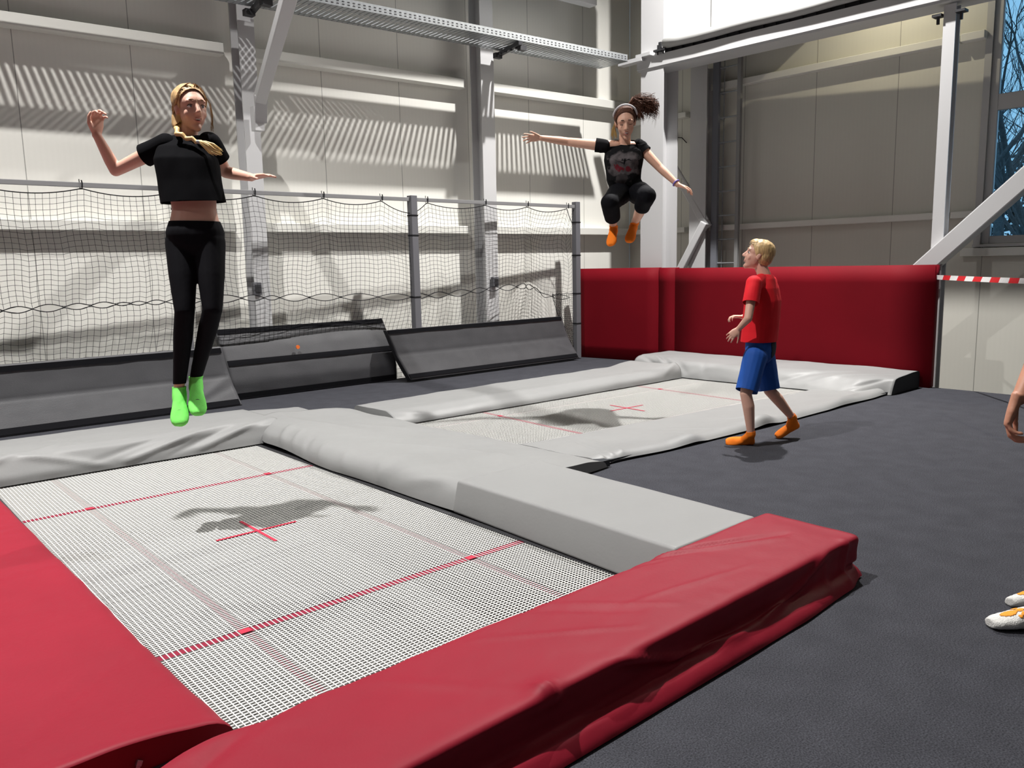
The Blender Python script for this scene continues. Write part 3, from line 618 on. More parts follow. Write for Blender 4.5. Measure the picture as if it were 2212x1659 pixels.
# bare trees outside
def tree(label, base, h, seed, spread=0.5, r0=0.14):
    rnd = random.Random(seed); t = empty('bare_tree', base, label, 'tree', 'bare trees outside the window')
    tr_ = MB(); br = MB()
    def grow(mbq, p, d, L, r, dep):
        n = 4; pts = [p]; q = Vector(p); dd = Vector(d)
        for i in range(n):
            dd = (dd + Vector((rnd.uniform(-.18,.18), rnd.uniform(-.18,.18), rnd.uniform(-.05,.14)))).normalized(); q = q + dd*L/n; pts.append(q.copy())
        mbq.tube(pts, r, 5 if dep > 1 else 7, False, [r*(1-0.5*i/n) for i in range(n+1)])
        if dep >= 5 or r < 0.005: return
        for s in range(3 if dep < 3 else 4):
            i = rnd.randint(1, n); a = pts[i]; nd = (dd + Vector((rnd.uniform(-1,1), rnd.uniform(-1,1), rnd.uniform(-.2,.7)))*spread*1.5).normalized()
            grow(br, a, nd, L*rnd.uniform(.5,.8), r*0.52, dep+1)
    grow(tr_, Vector(base), Vector((rnd.uniform(-.1,.1), rnd.uniform(-.1,.1), 1)), h*0.5, r0, 0)
    tr_.build('trunk', M_bark, t, True); br.build('branches', M_bark, t, True)
mb = MB(); mb.box((26, 0, -1.4), (16, 22, 0.1)); o = mb.build('ground_outside', M_snow); o['kind'] = 'structure'
tree('bare tree nearest the window, long thin branches against the sky', (14.2, 1.3, -1.3), 9.5, 3, 0.55, 0.10)
tree('bare tree behind the nearest one, filling the upper window pane', (18.0, 3.6, -1.3), 12, 5, 0.6, 0.11)
tree('bare tree seen deep in the lower window pane', (21.0, 2.5, -1.3), 11, 8, 0.6, 0.13)
tree('bare leaning tree at the window edge far outside', (17.0, 1.4, -1.3), 11, 12, 0.6, 0.10)
tree('farthest bare tree, low behind the others', (26.0, 5.6, -1.3), 12, 21, 0.7, 0.22)
hedge_b = MB(); rnd = random.Random(5)
for i in range(9000):
    y = rnd.uniform(-4, 11); x = 29 + rnd.uniform(0, 3) ; z = rnd.uniform(-1.3, 3.6+1.6*noise.noise(Vector((y*.5, 0, 0)))+0.5*rnd.random()); s = rnd.uniform(.06, .22)
    c = Vector((x, y, z)); a = Vector((rnd.uniform(-1,1), rnd.uniform(-1,1), rnd.uniform(-1,1))).normalized()*s; b = a.cross(Vector((rnd.uniform(-1,1), rnd.uniform(-1,1), 1))).normalized()*s*.6
    hedge_b.add([c-a, c+b, c+a, c-b], [(0,1,2,3)])
o = hedge_b.build('woodland_foliage', mat('dark_bluish_foliage', (0.035, 0.06, 0.065), 0.8)); tag(o, 'dark bluish wood seen low through the window', 'woodland', kind='stuff')

# ------------------------------------------------------------------ ramps leaning on the net
def ramp(label, x0, x1, prof, th, strips, skew=0.0, wr=(), seed=0, yoff=lambda x: 0.0):
    """prof: front face (y, z) from floor up; th: thickness; strips: (t0, t1) bands along the face"""
    P, L = resample([(a, b) for a, b in prof], 30); P = soften(P, 1)
    nx = max(10, int((x1-x0)/0.04)); vs_ = []; fs = []
    Nn = []
    for i in range(len(P)):
        d = P[min(i+1, len(P)-1)]-P[max(i-1, 0)]; Nn.append(Vector((-d.y, d.x, 0)).normalized())   # pointing to -y (front)
    def pt(x, i, off): q = P[i] + Nn[i]*off; return Vector((x + skew*P[i].y, q.x + yoff(x), max(0.004, q.y)))
    m = len(P)
    for i in range(nx+1):
        x = x0+(x1-x0)*i/nx
        for k in range(m):
            dz = 0.004*noise.fractal(Vector((x*2.5+seed, P[k].y*4, 1)), 0.8, 2, 3)
            for (u0, w0, u1, w1, amp, ww) in wr:
                dx, dy = u1-u0, w1-w0; tt_ = min(1, max(0, ((x-u0)*dx+(P[k].y-w0)*dy)/(dx*dx+dy*dy))); dist = math.hypot(x-u0-tt_*dx, P[k].y-w0-tt_*dy)
                dz += amp*math.exp(-(dist/ww)**2)
            vs_.append(pt(x, k, dz*(min(1, k/2, (m-1-k)/2))))
        for k in range(m-1, -1, -1): vs_.append(pt(x, k, -th))
    M2 = 2*m
    for i in range(nx):
        for k in range(M2):
            a = i*M2+k; b = i*M2+(k+1) % M2; fs.append((a, a+M2, b+M2, b))
    fs.append(tuple(range(M2))); fs.append(tuple(nx*M2+k for k in range(M2))[::-1])
    t = link('leaning_ramp', vs_, fs, [M_greycloth, M_greydark])
    bm = bmesh.new(); bm.from_mesh(t.data); bmesh.ops.recalc_face_normals(bm, faces=bm.faces); bm.to_mesh(t.data); bm.free()
    for p in t.data.polygons:
        p.use_smooth = len(p.vertices) == 4
        if len(p.vertices) > 4: p.material_index = 1
    for (t0, t1) in strips:
        k0 = t0*(m-1); k1 = t1*(m-1); sv = []; sf = []; steps = 4
        def smp(x, tt_, off):
            i = min(m-2, int(tt_)); f = tt_-i; return pt(x, i, off).lerp(pt(x, i+1, off), f)
        nx2 = nx
        for i in range(nx2+1):
            x = x0+0.015+(x1-x0-0.03)*i/nx2
            for j in range(steps+1): sv.append(smp(x, k0+(k1-k0)*j/steps, 0.009))
            for j in range(steps, -1, -1): sv.append(smp(x, k0+(k1-k0)*j/steps, 0.002))
        q = 2*(steps+1)
        for i in range(nx2):
            for j in range(q): a = i*q+j; b = i*q+(j+1) % q; sf.append((a, a+q, b+q, b))
        sf.append(tuple(range(q))); sf.append(tuple(nx2*q+j for j in range(q))[::-1])
        link('velcro_strip', sv, sf, M_velcro, t)
    return tag(t, label, 'ramp', 'grey ramps leaning on the net')
ramp('grey folded ramp at the left behind the girl, black strips top and bottom', -2.2, 2.085, [(4.92,0.0),(4.985,0.15),(5.045,0.295),(5.05,0.44),(5.05,0.59)], 0.07, ((0.025,0.115),(0.905,0.985)), -0.20,
     [(1.75,0.12,2.08,0.30,0.010,0.03),(1.6,0.05,2.1,0.2,-0.006,0.03),(-0.5,0.295,2.1,0.295,-0.006,0.012)], 3)
ramp('tallest grey ramp in the middle with three black strips and an orange dot', 2.13, 4.14, [(5.255,0.0),(5.21,0.20),(5.225,0.385),(5.275,0.55),(5.36,0.74)], 0.06, ((0.03,0.10),(0.485,0.555),(0.925,0.995)), -0.14, [(2.2,0.375,4.1,0.375,-0.004,0.012)], 6)
ramp('grey folded ramp on the right near the net post, crease across its middle', 4.13, 6.965, [(4.93,0.03),(4.985,0.18),(5.03,0.325),(5.035,0.47),(5.04,0.62)], 0.065, ((0.035,0.115),(0.93,1.0)), -0.40,
     [(4.2,0.335,6.9,0.335,-0.006,0.012)] + [(5.2+0.16*i, 0.07, 5.16+0.16*i, 0.30, 0.0035, 0.018) for i in range(11)] + [(6.7,0.22,6.95,0.10,0.006,0.02)], 9)
o = MB(); 
import math as _m
o.tube([(2.86, 5.208, 0.505), (2.86, 5.196, 0.505)], 0.021, 12); dot = o.build('orange_dot', mat('orange_sticker', (0.8, 0.17, 0.03), 0.5)); dot.parent = [q for q in COL.objects if q.name == 'leaning_ramp.001'][0]

# ------------------------------------------------------------------ safety net with posts, rail and ropes
def yn(x): return 5.20-0.016*x
nt_ = empty('safety_net', (3.0, yn(3), 0), 'long black safety net on a grey rail between grey padded posts', 'safety net')
ties = [-0.95, 0.05, 0.872, 1.66, 2.459, 3.226, 3.953, 4.574, 5.458, 6.166, 6.904]
sagp = {4.36: 0.13}
def toprope(x):
    z = 2.075
    K = sorted(ties + [4.364, 1.713, 7.03]); 
    for a, b in zip(K, K[1:]):
        if a <= x <= b:
            za = 2.085 if abs(a-4.364) > .01 else 1.955; zb_ = 2.085 if abs(b-4.364) > .01 and b < 7.02 else 1.955
            if b > 7.02: zb_ = 1.87
            t = (x-a)/(b-a); return za+(zb_-za)*t - 4*0.055*t*(1-t)*min(1, (b-a)/0.75)
    return z
def lacez(x):
    pts = [(-1.2,1.03),(0.15,1.035),(1.07,1.05),(2.2,1.06),(3.4,1.02),(4.3,0.985),(4.9,1.0),(5.4,1.035),(6.1,1.055),(6.5,1.02),(6.7,0.90),(7.03,0.86)]
    for (a, za), (b, zb_) in zip(pts, pts[1:]):
        if a <= x <= b: t = (x-a)/(b-a); return za+(zb_-za)*t
    return 0.9
lens = [-1.15,-0.8,-0.5,-0.15,0.18,0.40,0.65,0.86,1.07,1.19,1.33,1.5,1.85,2.24,2.48,2.66,3.01,3.4,3.88,4.32,4.55,4.83,5.16,5.41,5.64,5.94,6.2,6.49,6.62,6.8,7.03]
def lensgap(x):
    for a, b in zip(lens, lens[1:]):
        if a <= x <= b: return 0.13*min(0.3, (b-a))*math.sin(math.pi*(x-a)/(b-a))
    return 0
def net_y(x, z):
    y = yn(x)
    y += 0.05*math.sin(x*1.9+1)*math.sin(math.pi*min(1, z/2.1))
    if z < 0.95: y += 0.20*min(1, (0.95-z)/0.5)
    e = max(0, (x-6.1)/0.93)
    y += 0.22*math.sin(math.pi*min(1, e))*min(1, (2.1-z)/0.5 if z > 1.6 else 1)
    return y
def net_part(name, zt_, zb_, rows, x0=-1.1, x1=7.03, r=0.0019):
    cols = int((x1-x0)/0.055); N = {}
    for i in range(cols+1):
        x = x0+(x1-x0)*i/cols
        a = zt_(x); b = zb_(x)
        for j in range(rows+1):
            t = j/rows; z = a+(b-a)*t
            xs = x + 0.022*math.sin(z*5+x*2.1)*math.sin(math.pi*t) + 0.03*noise.noise(Vector((x*1.1, z*1.5, 0)))
            z2 = z + 0.018*math.sin(x*3.1+z*2)*math.sin(math.pi*t)
            if z < 1.0 and x > 5.6 and x1 < 7: xs = xs + ((1.0-z)**1.2)*0.36*min(1, (x-5.6)/1.0)
            N[i, j] = Vector((min(7.03, xs), net_y(xs, z2), z2))
    mb = MB()
    for i in range(cols+1): mb.tube([N[i, j] for j in range(rows+1)], r, 3, False)
    for j in range(rows+1): mb.tube([N[i, j] for i in range(cols+1)], r, 3, False)
    return mb.build(name, M_black, nt_)
net_part('net_mesh', toprope, lambda x: lacez(x)+lensgap(x), 21)
net_part('net_mesh', lambda x: lacez(x)-lensgap(x), lambda x: 0.02, 20, -1.1, 6.64)
def gathered():
    mb = MB(); cols, rows = 15, 34; N = {}
    for i in range(cols+1):
        for j in range(rows+1):
            t = j/rows; z = .90*(1-t)+.02; xl = 6.62+.40*t**1.2; x = xl+(7.04-xl)*i/cols
            x += .012*noise.noise(Vector((i*.9, j*.7, 1))); z += .018*noise.noise(Vector((i*.8, j*.6, 4)))
            N[i, j] = Vector((min(7.045, x), yn(7.0)+.02+.10*math.sin(math.pi*i/cols)*(1-t)+.015*noise.noise(Vector((i*.7, j*.5, 9))), z))
    for i in range(cols+1): mb.tube([N[i, j] for j in range(rows+1)], .0021, 3, False)
    for j in range(rows+1): mb.tube([N[i, j] for i in range(cols+1)], .0021, 3, False)
    mb.tube([N[0, j] for j in range(rows+1)], .0045, 5, False); mb.tube([N[i, 0] for i in range(cols+1)], .004, 5, False)
    mb.build('gathered_net', M_black, nt_)
gathered()
def rope(name, f, r=0.0045, n=400, x0=-1.1, x1=7.02, dy=-0.004):
    mb = MB(); pts = []
    for i in range(n+1): x = x0+(x1-x0)*i/n; z = f(x); pts.append((x, net_y(x, z)+dy, z))
    mb.tube(pts, r, 5, False); mb.build(name, M_black, nt_)
rope('top_rope', toprope, 0.005); rope('lacing_rope', lambda x: lacez(x)+lensgap(x), 0.0042); rope('lacing_rope', lambda x: lacez(x)-lensgap(x), 0.0042)
mb = MB(); mb.bar((-1.2, yn(-1.2)-0.0, 2.115), (7.05, yn(7.05), 2.115), 0.04, 0.042); mb.build('top_rail', mat('grey_rail', (0.27,0.27,0.28), 0.45, metal=0.3), nt_, bevel=0.004)
for x in ties:
    mb = MB(); y = yn(x); mb.tube([(x, y-0.027, 2.155), (x+0.004, y-0.028, 2.13), (x, y-0.027, 2.085)], 0.006, 6); mb.tube([(x-.01,y,2.085),(x-0.012, y, 2.165)], 0.004, 5); mb.build('tie', M_black, nt_)
for x, wid in ((1.69, 0.085), (4.372, 0.088), (7.075, 0.085), (-1.0, 0.085)):
    mb = MB(); y = yn(x)
    zz = [0.0, 0.46, 0.98, 1.70, 1.93, 2.165] if x < 7 else [0.0, 0.5, 0.92, 1.45, 1.90, 2.185]
    for a, b in zip(zz, zz[1:]): mb.box((x, y, (a+b)/2), (wid/2, wid/2, (b-a)/2-0.006))
    mb.box((x, y, 1.05), (wid/2-0.012, wid/2-0.012, 1.04))
    mb.build('post', M_postgrey, nt_, bevel=0.004, seg=1)
    for q in zz[1:-1]:
        mb = MB(); mb.box((x, y, q), (wid/2+0.003, wid/2+0.003, 0.007)); mb.build('post_tie', M_black, nt_)

# barrier tape
mb = MB(); A = Vector((7.47, 0.46, 1.125)); B = Vector((4.2, -2.55, 1.17)); n = 60; S = 0.0; cells = [MB(), MB()]
def tp(t): p = A.lerp(B, t); p.z += -0.02*math.sin(math.pi*t*1.0); return p
L = (B-A).length; stp = 0.16; m_ = int(L/stp)
for i in range(m_):
    for j in range(4):
        t0 = (i+j/4)*stp/L; t1 = (i+(j+1)/4)*stp/L; a, b = tp(t0), tp(t1); q = 0.022; sl = Vector((B-A)).normalized()*0.02
        def tw(t): return Vector((0.012*math.sin(t*9), 0.004, q))
        c = cells[i % 2]; w0, w1 = tw(t0), tw(t1)
        c.add([a-w0-sl, b-w1-sl, b+w1+sl, a+w0+sl, a-w0-sl+Vector((.0012,0,0)), b-w1-sl+Vector((.0012,0,0)), b+w1+sl+Vector((.0012,0,0)), a+w0+sl+Vector((.0012,0,0))], [(0,1,2,3),(7,6,5,4),(0,4,5,1),(1,5,6,2),(2,6,7,3),(3,7,4,0)])
tape = empty('barrier_tape', A, 'red and white striped barrier tape tied to the right end of the red wall', 'barrier tape')
tv = []; tf = []; ti = []
N_ = m_*4
for i in range(N_+1):
    t = i*stp/4/L; p = tp(t); sl = Vector((B-A)).normalized()*0.02; w_ = Vector((0.012*math.sin(t*9), 0.004, 0.022)); o_ = Vector((.0012, 0, 0))
    tv += [p-w_-sl, p+w_+sl, p+w_+sl+o_, p-w_-sl+o_]
for i in range(N_):
    for k_ in range(4): a_ = i*4+k_; b_ = i*4+(k_+1) % 4; tf.append((a_, b_, b_+4, a_+4)); ti.append((i//4) % 2)
o = link('striped_band', tv, tf, [mat('tape_white', (0.62,0.62,0.62), 0.35), mat('tape_red', (0.50,0.02,0.025), 0.35)], tape)
for p_, k_ in zip(o.data.polygons, ti): p_.material_index = k_
ps = MB(); ps.tube([(4.2, -2.55, 0.0), (4.2, -2.55, 1.25)], 0.03, 10); ps.tube([(4.2,-2.55,0.002),(4.2,-2.55,0.03)], 0.16, 16); tag(ps.build('tape_post', M_postgrey, smooth=False), 'grey post holding the free end of the barrier tape', 'post')

# ------------------------------------------------------------------ people
def V(*a): return Vector(a)
R_ = V(0.7490, -0.6623, 0).normalized(); A_ = V(0.6623, 0.7490, 0).normalized(); Z_ = V(0, 0, 1)   # picture-right, away, up
def frame(front, up=Z_):
    f = Vector(front).normalized(); l = Vector(up).cross(f).normalized(); u = f.cross(l).normalized(); return l, f, u    # person's left, front, up
class Blob:
    def __init__(s): s.mb = MB()
    def rings(s, R, n):
        base = len(s.mb.v)
        for ring in R: s.mb.v += ring
        for i in range(len(R)-1):
            for k in range(n):
                a = base+i*n+k; b = base+i*n+(k+1) % n; s.mb.f.append((a, b, b+n, a+n))
        s.mb.f.append(tuple(base+k for k in range(n))[::-1]); e = base+(len(R)-1)*n; s.mb.f.append(tuple(e+k for k in range(n)))
    def cap(s, a, b, ra, rb, n=14, inf=0, flat=None):
        """tapered capsule; flat=(axis, factor) squashes it along one direction"""
        a = Vector(a); b = Vector(b); ra += inf; rb += inf; d = b-a
        L = d.length; d = d.normalized() if L > 1e-6 else V(0,0,1)
        x = d.cross(V(0,0,1)); x = x if x.length > 1e-2 else d.cross(V(1,0,0)); x.normalize(); y = d.cross(x)
        R = []
        def ring(c, r):
            out = []
            for k in range(n):
                t = 2*math.pi*k/n; o = (x*math.cos(t)+y*math.sin(t))*r
                if flat: ax = flat[0]; o = o - ax*o.dot(ax)*(1-flat[1])
                out.append(c+o)
            return out
        for t in (-88,-65,-40,-15): t = math.radians(t); R.append(ring(a+d*ra*math.sin(t), ra*math.cos(t)))
        R.append(ring(a, ra)); R.append(ring(a.lerp(b, .33), ra*.67+rb*.33)); R.append(ring(a.lerp(b, .67), ra*.33+rb*.67)); R.append(ring(b, rb))
        for t in (15,40,65,88): t = math.radians(t); R.append(ring(b+d*rb*math.sin(t), rb*math.cos(t)))
        s.rings(R, n); return s
    def ell(s, c, ax, r, inf=0, n=18):
        l, f, u = ax; c = Vector(c); R = []
        for i in range(1, 14):
            t = -math.pi/2+math.pi*i/14; R.append([c + l*(r[0]+inf)*math.cos(t)*math.cos(2*math.pi*k/n) + f*(r[1]+inf)*math.cos(t)*math.sin(2*math.pi*k/n) + u*(r[2]+inf)*math.sin(t) for k in range(n)])
        s.rings(R, n); return s
    def loft(s, rs, inf=0, n=24, sq=2.3):
        R = []
        for c, l, f, rx, ry in rs:
            row = []
            for k in range(n):
                t = 2*math.pi*k/n; ct, st_ = math.cos(t), math.sin(t)
                row.append(Vector(c) + Vector(l)*(rx+inf)*math.copysign(abs(ct)**(2/sq), ct) + Vector(f)*(ry+inf)*math.copysign(abs(st_)**(2/sq), st_))
            R.append(row)
        s.rings(R, n); return s
    def mesh(s, voxel=0.006, it=6, cuts=(), wrinkle=0, ws=9, fac=0.5, box=None):
        me = bpy.data.meshes.new('tmp'); me.from_pydata([tuple(v) for v in s.mb.v], [], s.mb.f); me.update()
        bm = bmesh.new(); bm.from_mesh(me); bmesh.ops.recalc_face_normals(bm, faces=bm.faces); bm.to_mesh(me); bm.free()
        o = bpy.data.objects.new('tmp', me); COL.objects.link(o)
        r = o.modifiers.new('r', 'REMESH'); r.mode = 'VOXEL'; r.voxel_size = voxel
        sm = o.modifiers.new('s', 'SMOOTH'); sm.factor = fac; sm.iterations = it
        dg = bpy.context.evaluated_depsgraph_get(); dg.update()
        out = bpy.data.meshes.new_from_object(o.evaluated_get(dg)); bpy.data.objects.remove(o); bpy.data.meshes.remove(me)
        bm = bmesh.new(); bm.from_mesh(out)
        if wrinkle:
            for v in bm.verts:
                p = v.co*ws; v.co += v.normal*wrinkle*(noise.noise(V(p.x, p.y, p.z*0.6))*0.7+noise.noise(V(p.x*2.3, p.y*2.3, p.z*1.1+5))*0.4)
        for co, no in cuts:
            bmesh.ops.bisect_plane(bm, geom=bm.verts[:]+bm.edges[:]+bm.faces[:], plane_co=co, plane_no=no, clear_outer=True)
        for f in bm.faces: f.smooth = True
        bm.to_mesh(out); bm.free(); return out
def garment(torso, sleeves, voxel=.006, wrinkle=.007, ws=8, hem=None, neck=None):
    """shirt: trunk shell cut at hem and neck, sleeves (a, b, ra, rb, t0) cut square at t0"""
    me = torso.mesh(voxel, 3, ([hem] if hem else [])+([neck] if neck else []), wrinkle, ws); bm = bmesh.new(); bm.from_mesh(me)
    for a, b, ra, rb, t in sleeves:
        S = Blob(); d = (Vector(b)-Vector(a)).normalized(); S.cap(Vector(a)-d*.03, Vector(a).lerp(b, t+.25), ra, rb, 18)
        m2 = S.mesh(voxel*.9, 2, [(Vector(a).lerp(b, t), d)], wrinkle*.7, ws); bm.from_mesh(m2); bpy.data.meshes.remove(m2)
    for f in bm.faces: f.smooth = True
    bm.to_mesh(me); bm.free(); return me
def put(name, me, m, parent=None, loc=None, thick=0):
    me.name = name; me.materials.append(m); o = bpy.data.objects.new(name, me); COL.objects.link(o)
    if parent is not None:
        o.parent = parent; o.matrix_parent_inverse = Matrix.Translation(-Vector(parent.location))
    if loc is not None: me.transform(Matrix.Translation(-Vector(loc))); o.location = loc
    if thick:
        sd = o.modifiers.new('cloth', 'SOLIDIFY'); sd.thickness = thick; sd.offset = 1
    return o
def head(B, c, ax, s=1.0, ear=True):
    l, f, u = ax; P = lambda x, y, z: Vector(c)+l*x*s+f*y*s+u*z*s
    E = lambda x, y, z, a, b, d: B.ell(P(x, y, z), ax, (a*s, b*s, d*s))
    E(0,-.018,.034,.074,.094,.082); E(0,.018,-.020,.062,.072,.084); E(0,.02,.03,.066,.066,.055)
    B.cap(P(0,.020,-.062), P(0,.064,-.094), .046*s, .021*s); B.cap(P(-.034,.01,-.058), P(-.008,.06,-.090), .022*s, .016*s); B.cap(P(.034,.01,-.058), P(.008,.06,-.090), .022*s, .016*s)
    for q in (-1, 1):
        E(q*.035,.056,-.026,.024,.018,.025)
        if ear:
            E(q*.073,-.006,-.004,.008,.017,.029); E(q*.078,-.012,.006,.006,.014,.018)
    B.cap(P(-.042,.072,.034), P(.042,.072,.034), .011*s, .011*s); B.cap(P(0,.078,.022), P(0,.104,-.016), .009*s, .0115*s)
    for q in (-1, 1): E(q*.011,.094,-.021,.0075,.009,.007)
    B.cap(P(-.018,.082,-.046), P(.018,.082,-.046), .0065*s, .0065*s); B.cap(P(-.015,.080,-.058), P(.015,.080,-.058), .0075*s, .0075*s)
def face_parts(body, c, ax, s=1.0, closed=False, iris=(0.10, 0.16, 0.2), brow=(0.16, 0.09, 0.05), smile=0.010, open_=0.007):
    l, f, u = ax; P = lambda x, y, z: Vector(c)+l*x*s+f*y*s+u*z*s
    if not closed:
        im = mat('iris', iris, 0.2)
        for q in (-1, 1):
            B = Blob(); B.ell(P(q*.031,.0655,.010), ax, (.0135*s,.0125*s,.0085*s)); e_ = put('eye', B.mesh(0.002, 2), M_eye, body)
            B = Blob(); B.ell(P(q*.031+.003,.0765,.010), ax, (.0058*s,.0030*s,.0058*s)); put('iris', B.mesh(0.0012, 1), im, e_)
    lm = mat('lashes', (0.03, 0.018, 0.014), 0.7); bmm = mat('brow_hair', brow, 0.8)
    for q in (-1, 1):
        mb = MB(); pts = [P(q*(.031-.016*math.cos(t)), .0755+.0035*math.sin(t), .010+(0.0085 if not closed else -0.003)*math.sin(t)) for t in [math.pi*i/8 for i in range(9)]]
        mb.tube(pts, .0018*s, 6); mb.build('eyelash', lm, body, True)
        mb = MB(); pts = [P(q*(.015+.034*t), .0850-.018*t*t, .0370+.0075*math.sin(math.pi*min(1, .25+t*.62))-.006*t*t) for t in [i/6 for i in range(7)]]
        mb.tube(pts, .0032*s, 6, True, [.002*s,.0034*s,.0036*s,.0034*s,.003*s,.0022*s,.001*s]); mb.build('eyebrow', bmm, body, True)
    hw = .027; mid = lambda t: -.0545+smile*t*t; hy = lambda t: .0880-.0125*t*t; hh = lambda t: (.0012+open_*.62*(1-t*t))
    T = [-1+2*i/14 for i in range(15)]; mb = MB(); n = 15
    vs_ = [P(hw*t, hy(t)+.0006, mid(t)+hh(t)) for t in T] + [P(hw*t, hy(t)-.0002, mid(t)-hh(t)*1.25) for t in T] + [P(hw*t, hy(t)-.004, mid(t)) for t in T]
    fs_ = [(i, i+1, n+i+1, n+i) for i in range(n-1)] + [(i+1, i, 2*n+i, 2*n+i+1) for i in range(n-1)] + [(n+i, n+i+1, 2*n+i+1, 2*n+i) for i in range(n-1)]
    mb.add(vs_, fs_); mb.build('mouth', mat('mouth_inside', (0.10, 0.012, 0.012), 0.5), body)
    mb = MB(); T2 = [t for t in T if abs(t) < .85]; m2 = len(T2)
    mb.add([P(hw*t, hy(t)+.0012, mid(t)+hh(t)*.95) for t in T2]+[P(hw*t, hy(t)+.0010, mid(t)-hh(t)*.25) for t in T2]+[P(hw*t, hy(t)-.001, mid(t)) for t in T2], [(i, i+1, m2+i+1, m2+i) for i in range(m2-1)]+[(m2+i, m2+i+1, 2*m2+i+1, 2*m2+i) for i in range(m2-1)]+[(i+1, i, 2*m2+i, 2*m2+i+1) for i in range(m2-1)])
    mb.build('teeth', mat('teeth', (0.75, 0.72, 0.66), 0.3), body)
    mb = MB(); rr = [.0008*s+.0020*s*(1-t*t) for t in T]
    mb.tube([P(hw*t, hy(t)+.0008, mid(t)+hh(t)+.0010) for t in T], .002, 8, True, rr); mb.tube([P(hw*t, hy(t)+.0004, mid(t)-hh(t)*1.25-.0012) for t in T], .002, 8, True, [r*1.25 for r in rr])
    mb.build('lips', mat('lip_pink', (0.46, 0.17, 0.15), 0.4), body, True)
def hand(B, w, d, n, s=1.0, curl=0.35, spread=0.10, thumb=1, tcurl=0.3, inf=0):
    """w wrist, d direction of the hand, n palm side normal, thumb: +1 / -1 side along d x n"""
    w = Vector(w); d = Vector(d).normalized(); n = Vector(n); n = (n-d*n.dot(d)).normalized(); t = d.cross(n)*thumb
    B.loft([(w-d*.012*s, t, n, .024*s, .017*s), (w+d*.015*s, t, n, .028*s, .016*s), (w+d*.045*s, t, n, .038*s, .015*s), (w+d*.080*s, t, n, .040*s, .012*s), (w+d*.092*s, t, n, .034*s, .010*s)], inf, 16)
    for i, (off, st_, L) in enumerate(((.030,.088,.072),(.010,.092,.080),(-.010,.089,.074),(-.029,.080,.058))):
        p = w + t*off*s + d*(st_-.006)*s; a = spread*(1.5-i)/1.5; dd = (d*math.cos(a)+t*math.sin(a)).normalized(); ang = curl*0.6
        r = (.0088,.0090,.0086,.0076)[i]*s
        for seg, fr in enumerate((.45,.30,.25)):
            dn = (dd*math.cos(ang)+n*math.sin(ang)).normalized(); q = p+dn*L*fr*s; B.cap(p, q, r*(1-.06*seg), r*(1-.06*(seg+1)), 8, inf); p = q; ang += curl*(1.0 if seg == 0 else .8)
    p = w + d*.022*s + t*.024*s; a = .75
    dd = (d*math.cos(a)+t*math.sin(a)+n*.25).normalized(); q = p+dd*.045*s; B.cap(p, q, .0135*s, .0105*s, 10, inf)
    dd = (d*math.cos(a-tcurl)+t*math.sin(a-tcurl)+n*.3).normalized(); r_ = q+dd*.032*s; B.cap(q, r_, .0102*s, .0085*s, 8, inf)
    dd = (d*math.cos(a-2*tcurl)+t*math.sin(a-2*tcurl)+n*.35).normalized(); B.cap(r_, r_+dd*.024*s, .0088*s, .0070*s, 8, inf)
def foot(B, an, he, to, s=1.0, inf=0, up=None):
    """ankle, heel (sole), toe tip (sole)"""
    an, he, to = Vector(an), Vector(he), Vector(to); d = (to-he).normalized(); upv = an-he; upv = (upv-d*upv.dot(d)).normalized()
    if up is not None: upv = (Vector(up)-d*Vector(up).dot(d)).normalized()
    l = d.cross(upv); L = (to-he).length
    P = lambda a, h: he + d*L*a + upv*h*s
    B.loft([(P(.00,.030), l, upv, .018*s, .020*s), (P(.08,.032), l, upv, .030*s, .031*s), (P(.25,.036), l, upv, .030*s, .036*s), (P(.45,.034), l, upv, .033*s, .033*s), (P(.65,.026), l, upv, .041*s, .025*s), (P(.80,.020), l, upv, .043*s, .019*s), (P(.93,.016), l, upv, .036*s, .014*s), (P(1.0,.013), l, upv, .022*s, .009*s)], inf, 20, 2.2)
    B.cap(P(.18,.045), an, .034*s, .030*s, 14, inf); B.cap(P(.4,.045), an, .026*s, .030*s, 14, inf)
def hair_tubes(mb, strands, r=0.004, n=6):
    for pts, r0, r1 in strands:
        m = len(pts); mb.tube(pts, r0, n, True, [r0+(r1-r0)*i/(m-1) for i in range(m)])
def streaks(mat_, scale=(60, 60, 6), amt=0.35):
    nt = mat_.node_tree; b = nt.nodes['Principled BSDF']; tc = [n for n in nt.nodes if n.type == 'TEX_COORD'][0]
    mp = nt.nodes.new('ShaderNodeMapping'); mp.inputs['Scale'].default_value = scale; n = nt.nodes.new('ShaderNodeTexNoise'); n.inputs['Scale'].default_value = 1.5
    nt.links.new(tc.outputs['Object'], mp.inputs[0]); nt.links.new(mp.outputs[0], n.inputs['Vector'])
    c = b.inputs['Base Color'].default_value[:3]; r = nt.nodes.new('ShaderNodeMapRange'); r.inputs[1].default_value = .3; r.inputs[2].default_value = .7; r.inputs[3].default_value = 1-amt; r.inputs[4].default_value = 1+amt
    nt.links.new(n.outputs['Fac'], r.inputs[0]); mx = nt.nodes.new('ShaderNodeVectorMath'); mx.operation = 'SCALE'; mx.inputs[0].default_value = c
    nt.links.new(r.outputs[0], mx.inputs['Scale']); nt.links.new(mx.outputs[0], b.inputs['Base Color']); return mat_
M_eye = mat('eye_white', (0.72, 0.70, 0.68), 0.25)
M_skin = mat('fair_skin', (0.62, 0.355, 0.275), 0.5, spec=0.35, sss=0.12, noise_scale=8, noise_amt=0.04)
M_skin2 = mat('warm_skin', (0.66, 0.385, 0.28), 0.5, spec=0.35, sss=0.12, noise_scale=8, noise_amt=0.04)
